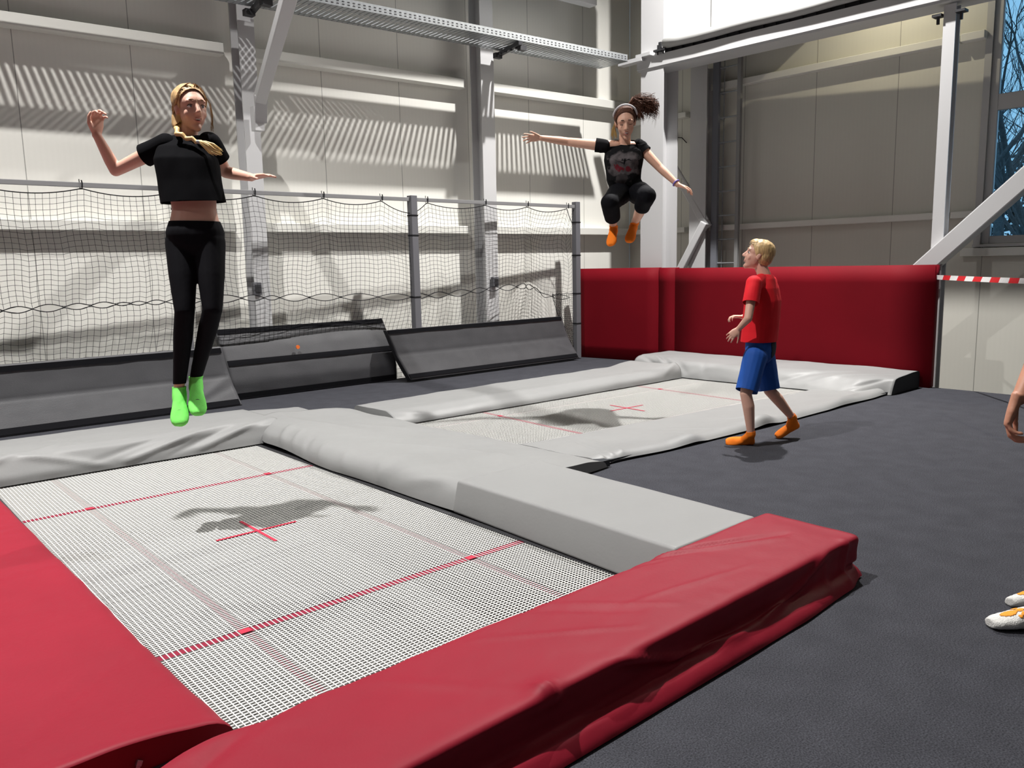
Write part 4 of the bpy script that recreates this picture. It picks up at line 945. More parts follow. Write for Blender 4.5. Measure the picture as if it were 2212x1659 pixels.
M_skin3 = mat('tanned_skin', (0.52, 0.25, 0.165), 0.5, spec=0.35, sss=0.12, noise_scale=10, noise_amt=0.06)
M_blackcloth = mat('black_cotton', (0.003, 0.003, 0.004), 0.9, spec=0.06)
M_leggings = mat('black_leggings', (0.004, 0.004, 0.006), 0.8, spec=0.10)
M_lime = mat('lime_sock', (0.20, 0.78, 0.14), 0.8, spec=0.2, bump=0.2, bump_scale=300, noise_scale=30, noise_amt=0.08)
M_orange = mat('orange_sock', (0.85, 0.20, 0.015), 0.8, spec=0.2, bump=0.2, bump_scale=300)
M_blonde = streaks(mat('blonde_hair', (0.48, 0.31, 0.15), 0.5, spec=0.4))
M_brown = streaks(mat('brown_hair', (0.085, 0.036, 0.022), 0.7, spec=0.2))

def torso_rings(p, l, f, k):
    """p: dict of spine points, k: list of (point or (a, b, t), rx, ry, shift forward)"""
    out = []
    for c, rx, ry, sh in k:
        if isinstance(c, tuple): q = Vector(p[c[0]]).lerp(Vector(p[c[1]]), c[2])
        else: q = Vector(p[c])
        out.append((q + f*sh, l, f, rx, ry))
    return out

# ---- girl with blonde braid, in mid-jump over the near bed
G = {'head': (0.485,1.422,2.145),'neck': (0.478,1.446,2.030),'nbase': (0.468,1.450,1.996),'chest': (0.440,1.414,1.894),'waist': (0.443,1.367,1.673),'hips': (0.431,1.348,1.540),'pelv': (0.428,1.339,1.464),
 'shR': (0.352,1.506,1.958),'elR': (0.181,1.701,1.855),'wrR': (0.099,1.671,2.018),'shL': (0.560,1.372,1.955),'elL': (0.639,1.418,1.845),'wrL': (0.702,1.247,1.806),'haL': (0.736,1.165,1.814),
 'hipR': (0.372,1.390,1.480),'knR': (0.329,1.295,1.139),'anR': (0.309,1.408,0.741),'heR': (0.322,1.440,0.680),'toR': (0.262,1.300,0.560),
 'hipL': (0.488,1.314,1.480),'knL': (0.442,1.224,1.144),'anL': (0.394,1.397,0.788),'heL': (0.398,1.430,0.722),'toL': (0.345,1.270,0.606)}
G = {k: Vector(v) for k, v in G.items()}
gl, gf, gu = frame(-A_ + R_*0.30)
hl, hf, hu = frame(-A_*0.80 + R_*0.72 + V(0,0,-0.10), Z_ - R_*0.06)
def girl_legs(B, inf=0, top=None):
    for s in 'RL':
        B.cap(G['hip'+s], G['hip'+s].lerp(G['kn'+s], .5), .072, .062, 18, inf); B.cap(G['hip'+s].lerp(G['kn'+s], .5), G['kn'+s], .062, .044, 18, inf)
        c = G['kn'+s].lerp(G['an'+s], .28) - gf*0.012; B.cap(G['kn'+s], c, .043, .043, 16, inf); B.cap(c, G['an'+s], .043, .026, 16, inf)
GT = [(('pelv','hips',-.6), .060, .055, -.01), ('pelv', .120, .085, -.01), (('pelv','hips',.7), .136, .096, -.012), ('hips', .134, .092, -.008), (('hips','waist',.35), .117, .078, 0), (('hips','waist',.75), .106, .070, 0), ('waist', .108, .070, 0)]
GU = [(('waist','chest',.45), .122, .080, 0), ('chest', .136, .090, .004), (('chest','nbase',.55), .130, .078, -.004), (('chest','nbase',.85), .085, .055, -.01), ('nbase', .050, .048, -.008)]
B = Blob()
B.loft(torso_rings(G, gl, gf, GT+GU)); girl_legs(B)
B.cap(G['nbase']-hf*.01, G['head']-hu*.055-hf*.02, .045, .046)
for s in 'RL':
    B.cap(G['nbase'].lerp(G['sh'+s], .35)-V(0,0,.012), G['sh'+s], .040, .043); B.cap(G['sh'+s], G['el'+s], .042, .031); B.cap(G['el'+s], G['el'+s].lerp(G['wr'+s], .3), .031, .031); B.cap(G['el'+s].lerp(G['wr'+s], .3), G['wr'+s], .031, .021)
    foot(B, G['an'+s], G['he'+s], G['to'+s], 0.92)
head(B, G['head'], (hl, hf, hu), 0.97)
hand(B, G['wrR'], Z_*1.0+R_*0.10, -A_*0.4+R_*0.8, 0.95, 0.85, 0.12, -1, 0.5)
hand(B, G['wrL'], G['haL']-G['wrL']+R_*.02, V(0,0,-1), 0.92, 0.18, 0.10, -1, 0.2)
girl = put('person', B.mesh(0.0048, 5), M_skin, None, (0.43, 1.35, 0.56))
tag(girl, 'girl with blonde braid jumping above the near trampoline, black crop top, lime green socks', 'person')
face_parts(girl, G['head'], (hl, hf, hu), 0.97, False, (0.12, 0.16, 0.18), (0.25, 0.15, 0.08), 0.011, 0.008)
B = Blob(); B.loft(torso_rings(G, gl, gf, GT), .005); girl_legs(B, .005)
cuts = [(G['hips'].lerp(G['waist'], .33), V(0,0,1)+R_*0.02)]
lg = put('leggings', B.mesh(0.006, 4, cuts + [(V(0,0,0.765), V(0,0,-1))], 0.0015, 14), M_leggings, girl)
B = Blob()
top = [(G['waist']+V(0,0,-.07)+gf*.006, gl, gf, .158, .108), (G['waist']+V(0,0,.0)+gf*.004, gl, gf, .155, .105), (G['waist'].lerp(G['chest'], .5), gl, gf, .152, .102), (G['chest'], gl, gf, .153, .102), (G['chest'].lerp(G['nbase'], .6), gl, gf, .140, .086), (G['chest'].lerp(G['nbase'], .9)-gf*.006, gl, gf, .095, .064), (G['nbase']+V(0,0,.012)-gf*.008, gl, gf, .058, .054)]
B.loft(top)
for s in 'RL': B.cap(G['nbase'].lerp(G['sh'+s], .4)-V(0,0,.008), G['sh'+s], .046, .050)
me = garment(B, [(G['shR'], G['elR'], .054, .056, .36), (G['shL'], G['elL'], .054, .055, .50)], .006, .007, 8, (V(0.44,1.37,1.678), V(0,0,-1)+R_*0.03), (G['nbase']+V(0,0,.034), V(0,0,1)+gf*.22))
def local_cut(bm, co, no, cen, rad):
    g = [f for f in bm.faces if (f.calc_center_median()-cen).length < rad]
    ge = {e for f in g for e in f.edges}; gv = {v for f in g for v in f.verts}
    bmesh.ops.bisect_plane(bm, geom=list(gv)+list(ge)+g, plane_co=co, plane_no=no, clear_outer=True)
put('crop_top', me, M_blackcloth, girl, None, .003)
for s, zc in (('R', .735), ('L', .785)):
    B = Blob(); foot(B, G['an'+s], G['he'+s], G['to'+s], 0.92, .004); B.cap(G['an'+s]-(G['an'+s]-G['kn'+s]).normalized()*.05, G['an'+s], .030, .030, 14, .003)
    me = B.mesh(0.0048, 4, [(G['an'+s]+V(0,0,.006), V(0,0,1))], 0.001, 30)
    sk_ = put('sock', me, M_lime, girl, None, .002)
    # printed motif over the toes
    d = (G['to'+s]-G['he'+s]).normalized(); up = G['an'+s]-G['he'+s]; up = (up-d*up.dot(d)).normalized(); l = d.cross(up); L = (G['to'+s]-G['he'+s]).length
    mb = MB(); c = G['he'+s]+d*L*.70
    arc = lambda a, rr, hh: c + l*rr*math.cos(a) + d*rr*0.8*math.sin(a) + up*(0.055-0.55*(rr*math.cos(a))**2/.03*.6)*hh
    mb.tube([c+l*(.026*math.cos(t))+d*(-.012*math.sin(t))+up*(.049-.010*abs(math.cos(t))**2) for t in [math.pi*i/8 for i in range(9)]], .0022, 6)
    mb.tube([c+l*(.014*math.cos(t))+d*(-.004-.005*math.sin(t))+up*(.0500-.004*abs(math.cos(t))**2) for t in [math.pi*i/8 for i in range(9)]], .0032, 6)
    mb.build('printed_motif', M_frame, sk_, True)
# hair: cap, side strands, braid over the shoulder
HP = lambda x, y, z: G['head']+hl*x*.97+hf*y*.97+hu*z*.97
B = Blob(); ax = (hl, hf, hu)
B.ell(HP(0,-.026,.044), ax, (.080,.096,.082)); B.ell(HP(0,-.045,.0), ax, (.074,.070,.085)); B.cap(HP(.05,-.05,-.03), HP(-.045,-.05,-.05), .034, .036); B.cap(HP(-.050,-.045,-.04), HP(-.062,-.03,-.085), .032, .026)
me = B.mesh(0.005, 3, [], 0.004, 30)
bm = bmesh.new(); bm.from_mesh(me)
bmesh.ops.bisect_plane(bm, geom=bm.verts[:]+bm.edges[:]+bm.faces[:], plane_co=HP(0,.048,.090), plane_no=(hf*1.0-hu*.36).normalized(), clear_outer=True); bm.to_mesh(me); bm.free()
hr = put('hair', me, M_blonde, girl, None, .003)
mb = MB(); rnd = random.Random(4)
for i in range(100):
    q = rnd.choice((-1, 1)); a = rnd.uniform(.02, 1.25)
    st_ = []
    for j in range(7):
        t = j/6; ang = a*(1-t*.2)+t*.9; zz = .126*math.cos(ang*.95)-0.02*t; xx = q*.078*math.sin(min(1.45, ang)); yy = .045-.080*t - .015*abs(math.sin(ang))
        st_.append(HP(xx*1.04+rnd.uniform(-.002,.002), yy, zz+.002))
    mb.tube(st_, .0022, 4, False, [.0008,.0016,.0020,.0020,.0016,.0010,.0003])
for i in range(16):
    a = rnd.uniform(0, .5); mb.tube([HP(.045+.01*a, .07, .075-.02*a), HP(.072+.01*rnd.random(), .062, .03), HP(.082+.012*rnd.random(), .05, -.03), HP(.075+.02*rnd.random(), .045, -.085-.03*rnd.random())], .001, 4, False)
mb.tube([HP(.0,.085,.055), HP(-.004,.103,.02), HP(.004,.118,-.03), HP(.010,.108,-.062)], .0009, 4, False)
mb.build('loose_strands', M_blonde, hr, True)
rp_ = [HP(-.062,-.030,-.085), V(0.398,1.405,2.035), V(0.395,1.372,2.012), V(0.418,1.352,1.995), V(0.445,1.328,1.983), V(0.468,1.310,1.972)]
B = Blob()
nb_ = 8
for i in range(nb_):
    t = i/(nb_-1)*(len(rp_)-1); j = min(len(rp_)-2, int(t)); p = rp_[j].lerp(rp_[j+1], t-j); d = (rp_[j+1]-rp_[j]).normalized(); sd = d.cross(-A_).normalized()*(1 if i % 2 else -1)
    B.cap(p-d*.012+sd*.005, p+d*.012-sd*.005, .0145-.0006*i, .0125-.0006*i, 10)
put('braid', B.mesh(0.0028, 1), mat('light_blonde', (0.66, 0.45, 0.20), 0.5), girl)
B = Blob(); e = rp_[-1]; B.cap(e-V(.004,.0,0), e+V(.006,-.004,-.004), .0095, .0095, 10); put('hair_tie', B.mesh(0.002, 1), mat('grey_hair_tie', (0.35, 0.38, 0.40), 0.6), girl)
mb = MB()
for i in range(70):
    sp = rnd.uniform(-1, 1); spz = rnd.uniform(-1, 1); e2 = e + R_*rnd.uniform(.075, .125) + Z_*(-.055+.018*sp) - A_*(.012+.02*rnd.random())
    mb.tube([e + Z_*.003*sp, e.lerp(e2, .35)+Z_*(.006*sp+.006)-A_*.008, e.lerp(e2, .7)+Z_*(.010*sp+.004)-A_*.008, e2], .003, 4, False, [.002,.0042,.0036,.0006])
mb.build('braid_tail', mat('braid_tail_hair', (0.80, 0.60, 0.27), 0.45), girl, True)

# ---- jumper with ponytail, knees pulled up
J = {'head': (4.515,2.005,2.553),'nbase': (4.564,2.058,2.385),'chest': (4.545,2.050,2.243),'waist': (4.562,2.066,2.073),'hips': (4.634,2.067,1.995),'pelv': (4.667,2.085,1.940),
 'shR': (4.405,2.185,2.370),'elR': (4.208,2.419,2.418),'wrR': (3.974,2.522,2.444),'shL': (4.664,1.952,2.345),'elL': (4.736,1.797,2.162),'wrL': (4.772,1.626,2.001),'haL': (4.810,1.555,1.953),
 'hipR': (4.563,2.104,1.960),'knR': (4.225,1.930,1.850),'anR': (4.472,2.105,1.655),'heR': (4.500,2.110,1.610),'toR': (4.330,2.010,1.480),
 'hipL': (4.692,2.008,1.960),'knL': (4.415,1.680,1.895),'anL': (4.600,1.975,1.675),'heL': (4.625,1.990,1.630),'toL': (4.450,1.905,1.505)}
J = {k: Vector(v) for k, v in J.items()}
jl, jf, ju = frame(-A_ - R_*0.10 + V(0,0,-.1))
kl, kf, ku = frame(-A_*0.90 - R_*0.05 + V(0,0,-.42), Z_ - R_*0.06)
def j_legs(B, inf=0, cap_=False, full=True):
    for s in 'RL':
        B.cap(J['hip'+s], J['hip'+s].lerp(J['kn'+s], .5), .090, .078, 18, inf); B.cap(J['hip'+s].lerp(J['kn'+s], .5), J['kn'+s], .078, .058, 18, inf)
        c = J['kn'+s].lerp(J['an'+s], .35); B.cap(J['kn'+s], c, .057, .054, 16, inf)
        if full: B.cap(c, J['an'+s], .054, .031, 16, inf)
JT = [(('pelv','hips',-.6), .07, .06, 0), ('pelv', .155, .115, -.02), ('hips', .160, .115, -.01), ('waist', .135, .098, 0), (('waist','chest',.5), .142, .105, 0), ('chest', .160, .118, .006), (('chest','nbase',.5), .158, .095, 0), (('chest','nbase',.85), .10, .062, -.01), ('nbase', .058, .052, -.008)]
B = Blob(); B.loft(torso_rings(J, jl, jf, JT)); j_legs(B)
B.cap(J['nbase'], J['head']-ku*.05-kf*.02, .052, .052)
for s in 'RL':
    B.cap(J['nbase'].lerp(J['sh'+s], .35)-V(0,0,.012), J['sh'+s], .046, .052); B.cap(J['sh'+s], J['el'+s], .050, .037); B.cap(J['el'+s], J['el'+s].lerp(J['wr'+s], .3), .037, .036); B.cap(J['el'+s].lerp(J['wr'+s], .3), J['wr'+s], .036, .024)
    foot(B, J['an'+s], J['he'+s], J['to'+s], 0.97)
head(B, J['head'], (kl, kf, ku), 1.14)
hand(B, J['wrR'], -R_+V(0,0,.02), V(0,0,-1)*.6-A_*.6, 1.0, 0.16, 0.34, 1, 0.05)
hand(B, J['wrL'], R_*.95-Z_*.35, V(0,0,-1), 1.0, 0.45, 0.25, -1, 0.2)
jump = put('person', B.mesh(0.0052, 5), M_skin2, None, (4.5, 2.0, 1.48))
tag(jump, 'woman in mid-air with arms spread, brown ponytail, printed black shirt, orange socks', 'person')
face_parts(jump, J['head'], (kl, kf, ku), 1.14, True, brow=(0.06, 0.03, 0.02), smile=0.012, open_=0.010)
B = Blob(); B.loft(torso_rings(J, jl, jf, JT[:4]), .010); j_legs(B, .014, True, False)
B.cap(J['knR'], J['knR'].lerp(J['anR'], .62), .066, .058, 16, .010); B.cap(J['knL'], J['knL'].lerp(J['anL'], .22), .066, .060, 16, .010)
me = B.mesh(0.007, 4, [], 0.007, 8); bm = bmesh.new(); bm.from_mesh(me)
d = (J['anR']-J['knR']).normalized(); local_cut(bm, J['knR']+d*(J['anR']-J['knR']).length*.60, d, J['knR'].lerp(J['anR'], .85), .14)
local_cut(bm, J['waist']+V(0,0,.005), V(0,0,1), J['waist']+V(0,0,.08), .25)
bm.to_mesh(me); bm.free(); put('capri_leggings', me, M_leggings, jump, None, .003)
B = Blob()
ST = [(('hips','waist',.35), .160, .118, .0), ('waist', .150, .112, 0), (('waist','chest',.5), .155, .118, 0), ('chest', .172, .130, .006), (('chest','nbase',.5), .168, .105, 0), (('chest','nbase',.88), .112, .072, -.01), ('nbase', .07, .060, -.008)]
B.loft(torso_rings(J, jl, jf, ST))
for s in 'RL': B.cap(J['nbase'].lerp(J['sh'+s], .35)-V(0,0,.008), J['sh'+s], .054, .060)
me = garment(B, [(J['shR'], J['elR'], .055, .061, .18), (J['shL'], J['elL'], .054, .060, .24)], .006, .009, 9, None, (J['nbase']+V(0,0,.012)+jf*.02, (V(0,0,1)+jf*.75).normalized()))
# faded print: soft grey and red blotches with a dark figure shape, part of the cloth
M_print = mat('printed_black_cotton', (0.004, 0.004, 0.005), 0.9, spec=0.08)
def make_print():
    nt = M_print.node_tree; b = nt.nodes['Principled BSDF']; tc = [n for n in nt.nodes if n.type == 'TEX_COORD'][0]; Lk = nt.links.new
    c = J['chest'].lerp(J['waist'], .22)+jf*.12
    def dot(v):  # coordinate along a world axis relative to the print centre
        s_ = nt.nodes.new('ShaderNodeVectorMath'); s_.operation = 'SUBTRACT'; Lk(gp.outputs['Position'], s_.inputs[0]); s_.inputs[1].default_value = c
        q = nt.nodes.new('ShaderNodeVectorMath'); q.operation = 'DOT_PRODUCT'; Lk(s_.outputs[0], q.inputs[0]); q.inputs[1].default_value = v; return q.outputs['Value']
    gp = nt.nodes.new('ShaderNodeNewGeometry')
    def M(op, *a):
        n = nt.nodes.new('ShaderNodeMath'); n.operation = op
        for i, v in enumerate(a):
            if isinstance(v, (int, float)): n.inputs[i].default_value = v
            else: Lk(v, n.inputs[i])
        n.use_clamp = op in ('SUBTRACT', 'MULTIPLY') and False
        return n.outputs[0]
    x, y, z = dot(jl), dot(jf), dot(ju)
    nz = nt.nodes.new('ShaderNodeTexNoise'); nz.inputs['Scale'].default_value = 16; nz.inputs['Detail'].default_value = 4; Lk(tc.outputs['Object'], nz.inputs['Vector'])
    x = M('ADD', x, M('MULTIPLY', M('SUBTRACT', nz.outputs['Fac'], .5), .16)); z = M('ADD', z, M('MULTIPLY', M('SUBTRACT', nz.outputs['Fac'], .5), -.13))
    def soft(cx, cz, rx, rz, pw=4):
        a = M('POWER', M('ABSOLUTE', M('DIVIDE', M('ADD', x, -cx), rx)), pw); q = M('POWER', M('ABSOLUTE', M('DIVIDE', M('ADD', z, -cz), rz)), pw)
        r = nt.nodes.new('ShaderNodeMapRange'); r.inputs[1].default_value = 1.25; r.inputs[2].default_value = .55; Lk(M('ADD', a, q), r.inputs[0]); return r.outputs[0]
    n = nt.nodes.new('ShaderNodeTexNoise'); n.inputs['Scale'].default_value = 22; n.inputs['Detail'].default_value = 5; Lk(tc.outputs['Object'], n.inputs['Vector'])
    panel = M('MULTIPLY', soft(0, .0, .135, .100), M('GREATER_THAN', y, -.10)); panel2 = soft(-.01, -.145, .06, .05)
    figure = soft(-.01, .03, .020, .030, 2); bar = soft(0, .028, .075, .006, 2)
    grey = M('MULTIPLY', M('MULTIPLY', M('MAXIMUM', panel, M('MULTIPLY', panel2, .45)), n.outputs['Fac']), M('SUBTRACT', 1.0, M('MAXIMUM', figure, bar)))
    red = M('MAXIMUM', soft(-.045, -.035, .035, .022, 2), soft(.035, -.045, .030, .018, 2))
    cb = nt.nodes.new('ShaderNodeCombineXYZ')
    Lk(M('ADD', M('MULTIPLY', grey, .15), M('ADD', M('MULTIPLY', red, .05), .008)), cb.inputs[0]); Lk(M('ADD', M('MULTIPLY', grey, M('SUBTRACT', .13, M('MULTIPLY', red, .11))), .008), cb.inputs[1]); Lk(M('ADD', M('MULTIPLY', grey, M('SUBTRACT', .135, M('MULTIPLY', red, .10))), .009), cb.inputs[2])
    Lk(cb.outputs[0], b.inputs['Base Color'])
make_print()
put('printed_shirt', me, M_print, jump, None, .003)
for s in 'RL':
    B = Blob(); foot(B, J['an'+s], J['he'+s], J['to'+s], 0.97, .005); q = J['an'+s].lerp(J['kn'+s], .12); B.cap(J['an'+s], q, .033, .033, 14, .004)
    put('sock', B.mesh(0.005, 4, [(J['an'+s]+V(0,0,.012), V(0,0,1))], 0.001, 30), M_orange, jump, None, .002)
KP = lambda x, y, z: J['head']+kl*x*1.12+kf*y*1.12+ku*z*1.12; ax = (kl, kf, ku)
B = Blob(); B.ell(KP(0,-.026,.044), ax, (.096,.110,.096)); B.ell(KP(0,-.045,.0), ax, (.087,.082,.092))
me = B.mesh(0.005, 3, [(KP(0,.046,.090), (kf*1.0-ku*.36).normalized())], 0.004, 30); jh = put('hair', me, M_brown, jump, None, .003)
mb = MB(); mb.tube([KP(.093*math.sin(t), .000+.012*math.cos(t), .046+.097*math.cos(t)) for t in [-1.5+3.0*i/20 for i in range(21)]], .010, 8, True, [.004]+[.009]*19+[.004]); hb = mb.build('headband', mat('pale_headband', (0.55, 0.53, 0.55), 0.6), jump, True)
mb = MB(); rnd = random.Random(8); r0 = KP(0.03,-.06,.115)
for i in range(620):
    e = r0 + R_*rnd.uniform(.10, .27) + Z_*rnd.gauss(-.005, .035) - A_*rnd.gauss(0, .03); m1 = r0.lerp(e, .4) + Z_*rnd.uniform(.02, .055) + A_*rnd.gauss(0, .01); m2 = r0.lerp(e, .8) + Z_*rnd.uniform(-.01, .03)
    q = e + Z_*rnd.uniform(-.08, .0) + R_*rnd.uniform(-.03, .01)
    mb.tube([r0+V(0,0,rnd.uniform(-.015,.015)), m1, m2, e, q], .003, 3, False, [.0022,.0030,.0026,.0018,.0004])
for i in range(130):
    e = r0 + R_*rnd.uniform(.05, .15) - Z_*rnd.uniform(.05, .14); mb.tube([r0, r0.lerp(e, .3)+Z_*.03+R_*.02, r0.lerp(e, .7)+R_*.02, e], .003, 3, False, [.002,.003,.0022,.0004])
mb.build('ponytail', M_brown, jump, True)
mb = MB()
for i in range(30):
    a = KP(-.080,-.02,-.01+.02*rnd.random()); e = V(*J['shR'].lerp(J['nbase'], .55)) + Z_*.05 - A_*.05 - R_*rnd.uniform(-.02,.035) + Z_*rnd.uniform(-.015,.02); mb.tube([a, a.lerp(e, .5)-R_*.008, e], .003, 4, False, [.003,.004,.0008])
mb.build('side_lock', mat('yellow_brown_lock', (0.34, 0.21, 0.07), 0.5), jump, True)
mb = MB(); w = J['wrL'].lerp(J['elL'], .10); d = (J['elL']-J['wrL']).normalized(); x = d.cross(Z_).normalized(); y = d.cross(x)
mb.tube([w + (x*math.cos(t)+y*math.sin(t))*.031 for t in [2*math.pi*i/20 for i in range(21)]], .006, 8, False); mb.build('wristband', mat('violet_wristband', (0.16, 0.13, 0.50), 0.5), jump, True)

# ---- boy walking past the second trampoline
K = {'head': (4.165,0.450,1.362),'nbase': (4.190,0.404,1.222),'chest': (4.172,0.390,1.036),'waist': (4.135,0.385,0.819),'hips': (4.112,0.383,0.705),'pelv': (4.100,0.378,0.640),
 'shL': (3.985,0.365,1.145),'elL': (3.880,0.335,0.925),'wrL': (3.885,0.412,0.850),'shR': (4.340,0.464,1.138),'elR': (4.290,0.560,0.915),'wrR': (4.150,0.550,0.915),'haR': (4.07,0.58,0.92),
 'hipL': (4.010,0.350,0.640),'knL': (3.893,0.348,0.385),'anL': (3.925,0.318,0.090),'heL': (4.005,0.345,0.007),'toL': (3.868,0.490,0.007),
 'hipR': (4.190,0.400,0.640),'knR': (4.197,0.342,0.375),'anR': (4.350,0.235,0.160),'heR': (4.430,0.225,0.085),'toR': (4.295,0.330,0.004)}
K = {k: Vector(v) for k, v in K.items()}
bl_, bf_, bu_ = frame(-R_*0.82 + A_*0.55)
ml, mf, mu = frame(-R_*0.97 + A_*0.22 + V(0,0,.26), Z_ + R_*0.10)
BT = [(('pelv','hips',-.7), .06, .055, 0), ('pelv', .112, .082, -.01), ('hips', .118, .088, -.008), ('waist', .105, .076, 0), (('waist','chest',.5), .113, .080, 0), ('chest', .122, .084, .004), (('chest','nbase',.5), .122, .070, 0), (('chest','nbase',.85), .08, .05, -.006), ('nbase', .044, .042, -.004)]
B = Blob(); B.loft(torso_rings(K, bl_, bf_, BT))
B.cap(K['nbase'], K['head']-mu*.05-mf*.030, .047, .045)
for s in 'RL':
    B.cap(K['nbase'].lerp(K['sh'+s], .35)-V(0,0,.010), K['sh'+s], .036, .040); B.cap(K['sh'+s], K['el'+s], .037, .029); B.cap(K['el'+s], K['wr'+s], .029, .019)
    B.cap(K['hip'+s], K['kn'+s], .068, .042, 16); c = K['kn'+s].lerp(K['an'+s], .3)-bf_*.008; B.cap(K['kn'+s], c, .041, .043); B.cap(c, K['an'+s], .043, .026)
    foot(B, K['an'+s], K['he'+s], K['to'+s], 0.82)
head(B, K['head'], (ml, mf, mu), 0.93)
hand(B, K['wrL'], -R_*.55-Z_*.50, A_*.6-Z_*.3, 0.78, 0.55, 0.20, 1, 0.1)
hand(B, K['wrR'], -R_+Z_*.1, Z_*-1, 0.80, 0.75, 0.1, -1, 0.4)
boy = put('person', B.mesh(0.0045, 5), M_skin, None, (4.1, 0.36, 0.0))
tag(boy, 'boy with short blond hair walking on the carpet, red shirt, blue shorts, orange socks', 'person')
face_parts(boy, K['head'], (ml, mf, mu), 0.93, False, (0.10, 0.14, 0.18), (0.35, 0.24, 0.13), 0.008, 0.004)
B = Blob()
ST = [(('hips','waist',.10), .145, .128, .005), ('waist', .142, .124, .008), (('waist','chest',.5), .145, .124, .008), ('chest', .148, .122, .008), (('chest','nbase',.5), .140, .098, 0), (('chest','nbase',.85), .098, .070, -.006), ('nbase', .058, .054, -.004)]
B.loft(torso_rings(K, bl_, bf_, ST))
for s in 'RL': B.cap(K['nbase'].lerp(K['sh'+s], .35)-V(0,0,.006), K['sh'+s], .046, .048)
me = garment(B, [(K['shL'], K['elL'], .052, .056, .52), (K['shR'], K['elR'], .052, .056, .52)], .0055, .008, 8, (V(4.1,.38,.745), V(0,0,-1)), (K['nbase']+V(0,0,.022), V(0,0,1)))
put('red_shirt', me, mat('red_cotton', (0.66, 0.012, 0.022), 0.75, spec=0.2), boy, None, .003)
B = Blob(); B.loft(torso_rings(K, bl_, bf_, BT[:4]), .012)
for s in 'RL': B.cap(K['hip'+s], K['kn'+s]+(K['kn'+s]-K['hip'+s])*.25, .080, .068, 16, .004)
me = B.mesh(0.0055, 3, [], 0.006, 9); bm = bmesh.new(); bm.from_mesh(me)
for s, t in (('L', .92), ('R', .98)):
    d = (K['kn'+s]-K['hip'+s]).normalized(); local_cut(bm, K['hip'+s].lerp(K['kn'+s], t), d, K['hip'+s].lerp(K['kn'+s], 1.2), .20)
local_cut(bm, V(0,0,.80), V(0,0,1), K['waist'], .3)
bm.to_mesh(me); bm.free(); sh_ = put('blue_shorts', me, mat('blue_shorts_cloth', (0.012, 0.075, 0.34), 0.7, spec=0.25), boy, None, .003)
bmq = bmesh.new(); bmq.from_mesh(me); keep = set()
for f_ in bmq.faces:
    q = f_.calc_center_median(); rel = (q-K['hips']).dot(R_)
    if f_.normal.dot(R_) > .25 and f_.normal.dot(A_) < .35 and .655-.0*rel < q.z + .55*max(0, .10-rel) < .80 and rel > .055: keep.add(f_)
bmesh.ops.delete(bmq, geom=[f_ for f_ in bmq.faces if f_ not in keep], context='FACES')
for v in bmq.verts: v.co += v.normal*.0045
mp_ = bpy.data.meshes.new('dark_pocket_panel'); bmq.to_mesh(mp_); bmq.free()
o = put('dark_pocket_panel', mp_, mat('navy_panel', (0.004, 0.006, 0.02), 0.8), sh_, None, .001); o.matrix_parent_inverse = Matrix.Identity(4); M_DBG = 0
for s in 'RL':
    B = Blob(); foot(B, K['an'+s], K['he'+s], K['to'+s], 0.82, .004); B.cap(K['an'+s], K['an'+s].lerp(K['kn'+s], .12), .029, .029, 14, .003)
    me = B.mesh(0.0045, 4, [(K['an'+s].lerp(K['kn'+s], .07), (K['kn'+s]-K['an'+s]).normalized())], 0.001, 30)
    for v in me.vertices: v.co.z = max(v.co.z, 0.002)
    sk_ = put('sock', me, M_orange, boy, None, .002)
MP = lambda x, y, z: K['head']+ml*x*.93+mf*y*.93+mu*z*.93; ax = (ml, mf, mu)
B = Blob(); B.ell(MP(0,-.022,.048), ax, (.080,.098,.080)); B.ell(MP(0,-.050,.012), ax, (.073,.066,.080)); B.ell(MP(0,.03,.095), ax, (.05,.045,.028))
me = B.mesh(0.0045, 3, [(MP(0,.052,.062), (mf*1.0-mu*.62).normalized())], 0.004, 34); bh = put('hair', me, streaks(mat('short_blond_hair', (0.50, 0.34, 0.16), 0.5)), boy, None, .003)
mb = MB()
for i in range(160):
    x = rnd.uniform(-.06, .06); y = rnd.uniform(-.06, .05); z = .048+.080*math.sqrt(max(0.05, 1-(x/.08)**2-((y+.022)/.098)**2)); a = MP(x, y, z-.003)
    mb.tube([a, a+mf*.018+mu*.005+ml*rnd.uniform(-.004,.004), a+mf*.034-mu*.002], .002, 4, False, [.002,.0018,.0005])
mb.build('hair_tufts', bpy.data.materials['short_blond_hair'], bh, True)

# ---- standing person at the picture edge (only arm, sock tips and a sliver of leg are in frame)
Wn = {'head': (2.515,-1.95,1.60),'nbase': (2.52,-1.97,1.43),'chest': (2.50,-1.98,1.27),'waist': (2.47,-1.98,1.08),'hips': (2.45,-1.98,0.95),'pelv': (2.44,-1.98,0.88),
 'shL': (2.385,-2.085,1.36),'elL': (2.149,-1.942,1.026),'wrL': (1.967,-1.924,0.853),'shR': (2.62,-1.82,1.36),'elR': (2.70,-1.80,1.08),'wrR': (2.70,-1.80,0.83),
 'hipL': (2.385,-2.04,0.88),'knL': (2.285,-2.085,0.48),'anL': (2.185,-2.035,0.085),'heL': (2.215,-2.075,0.006),'toL': (1.985,-1.880,0.006),
 'hipR': (2.50,-1.91,0.88),'knR': (2.44,-1.93,0.48),'anR': (2.435,-1.985,0.085),'heR': (2.435,-2.035,0.006),'toR': (2.235,-1.870,0.006)}
Wn = {k: Vector(v) for k, v in Wn.items()}
wl_, wf_, wu_ = frame(-R_*0.9 + A_*0.25)
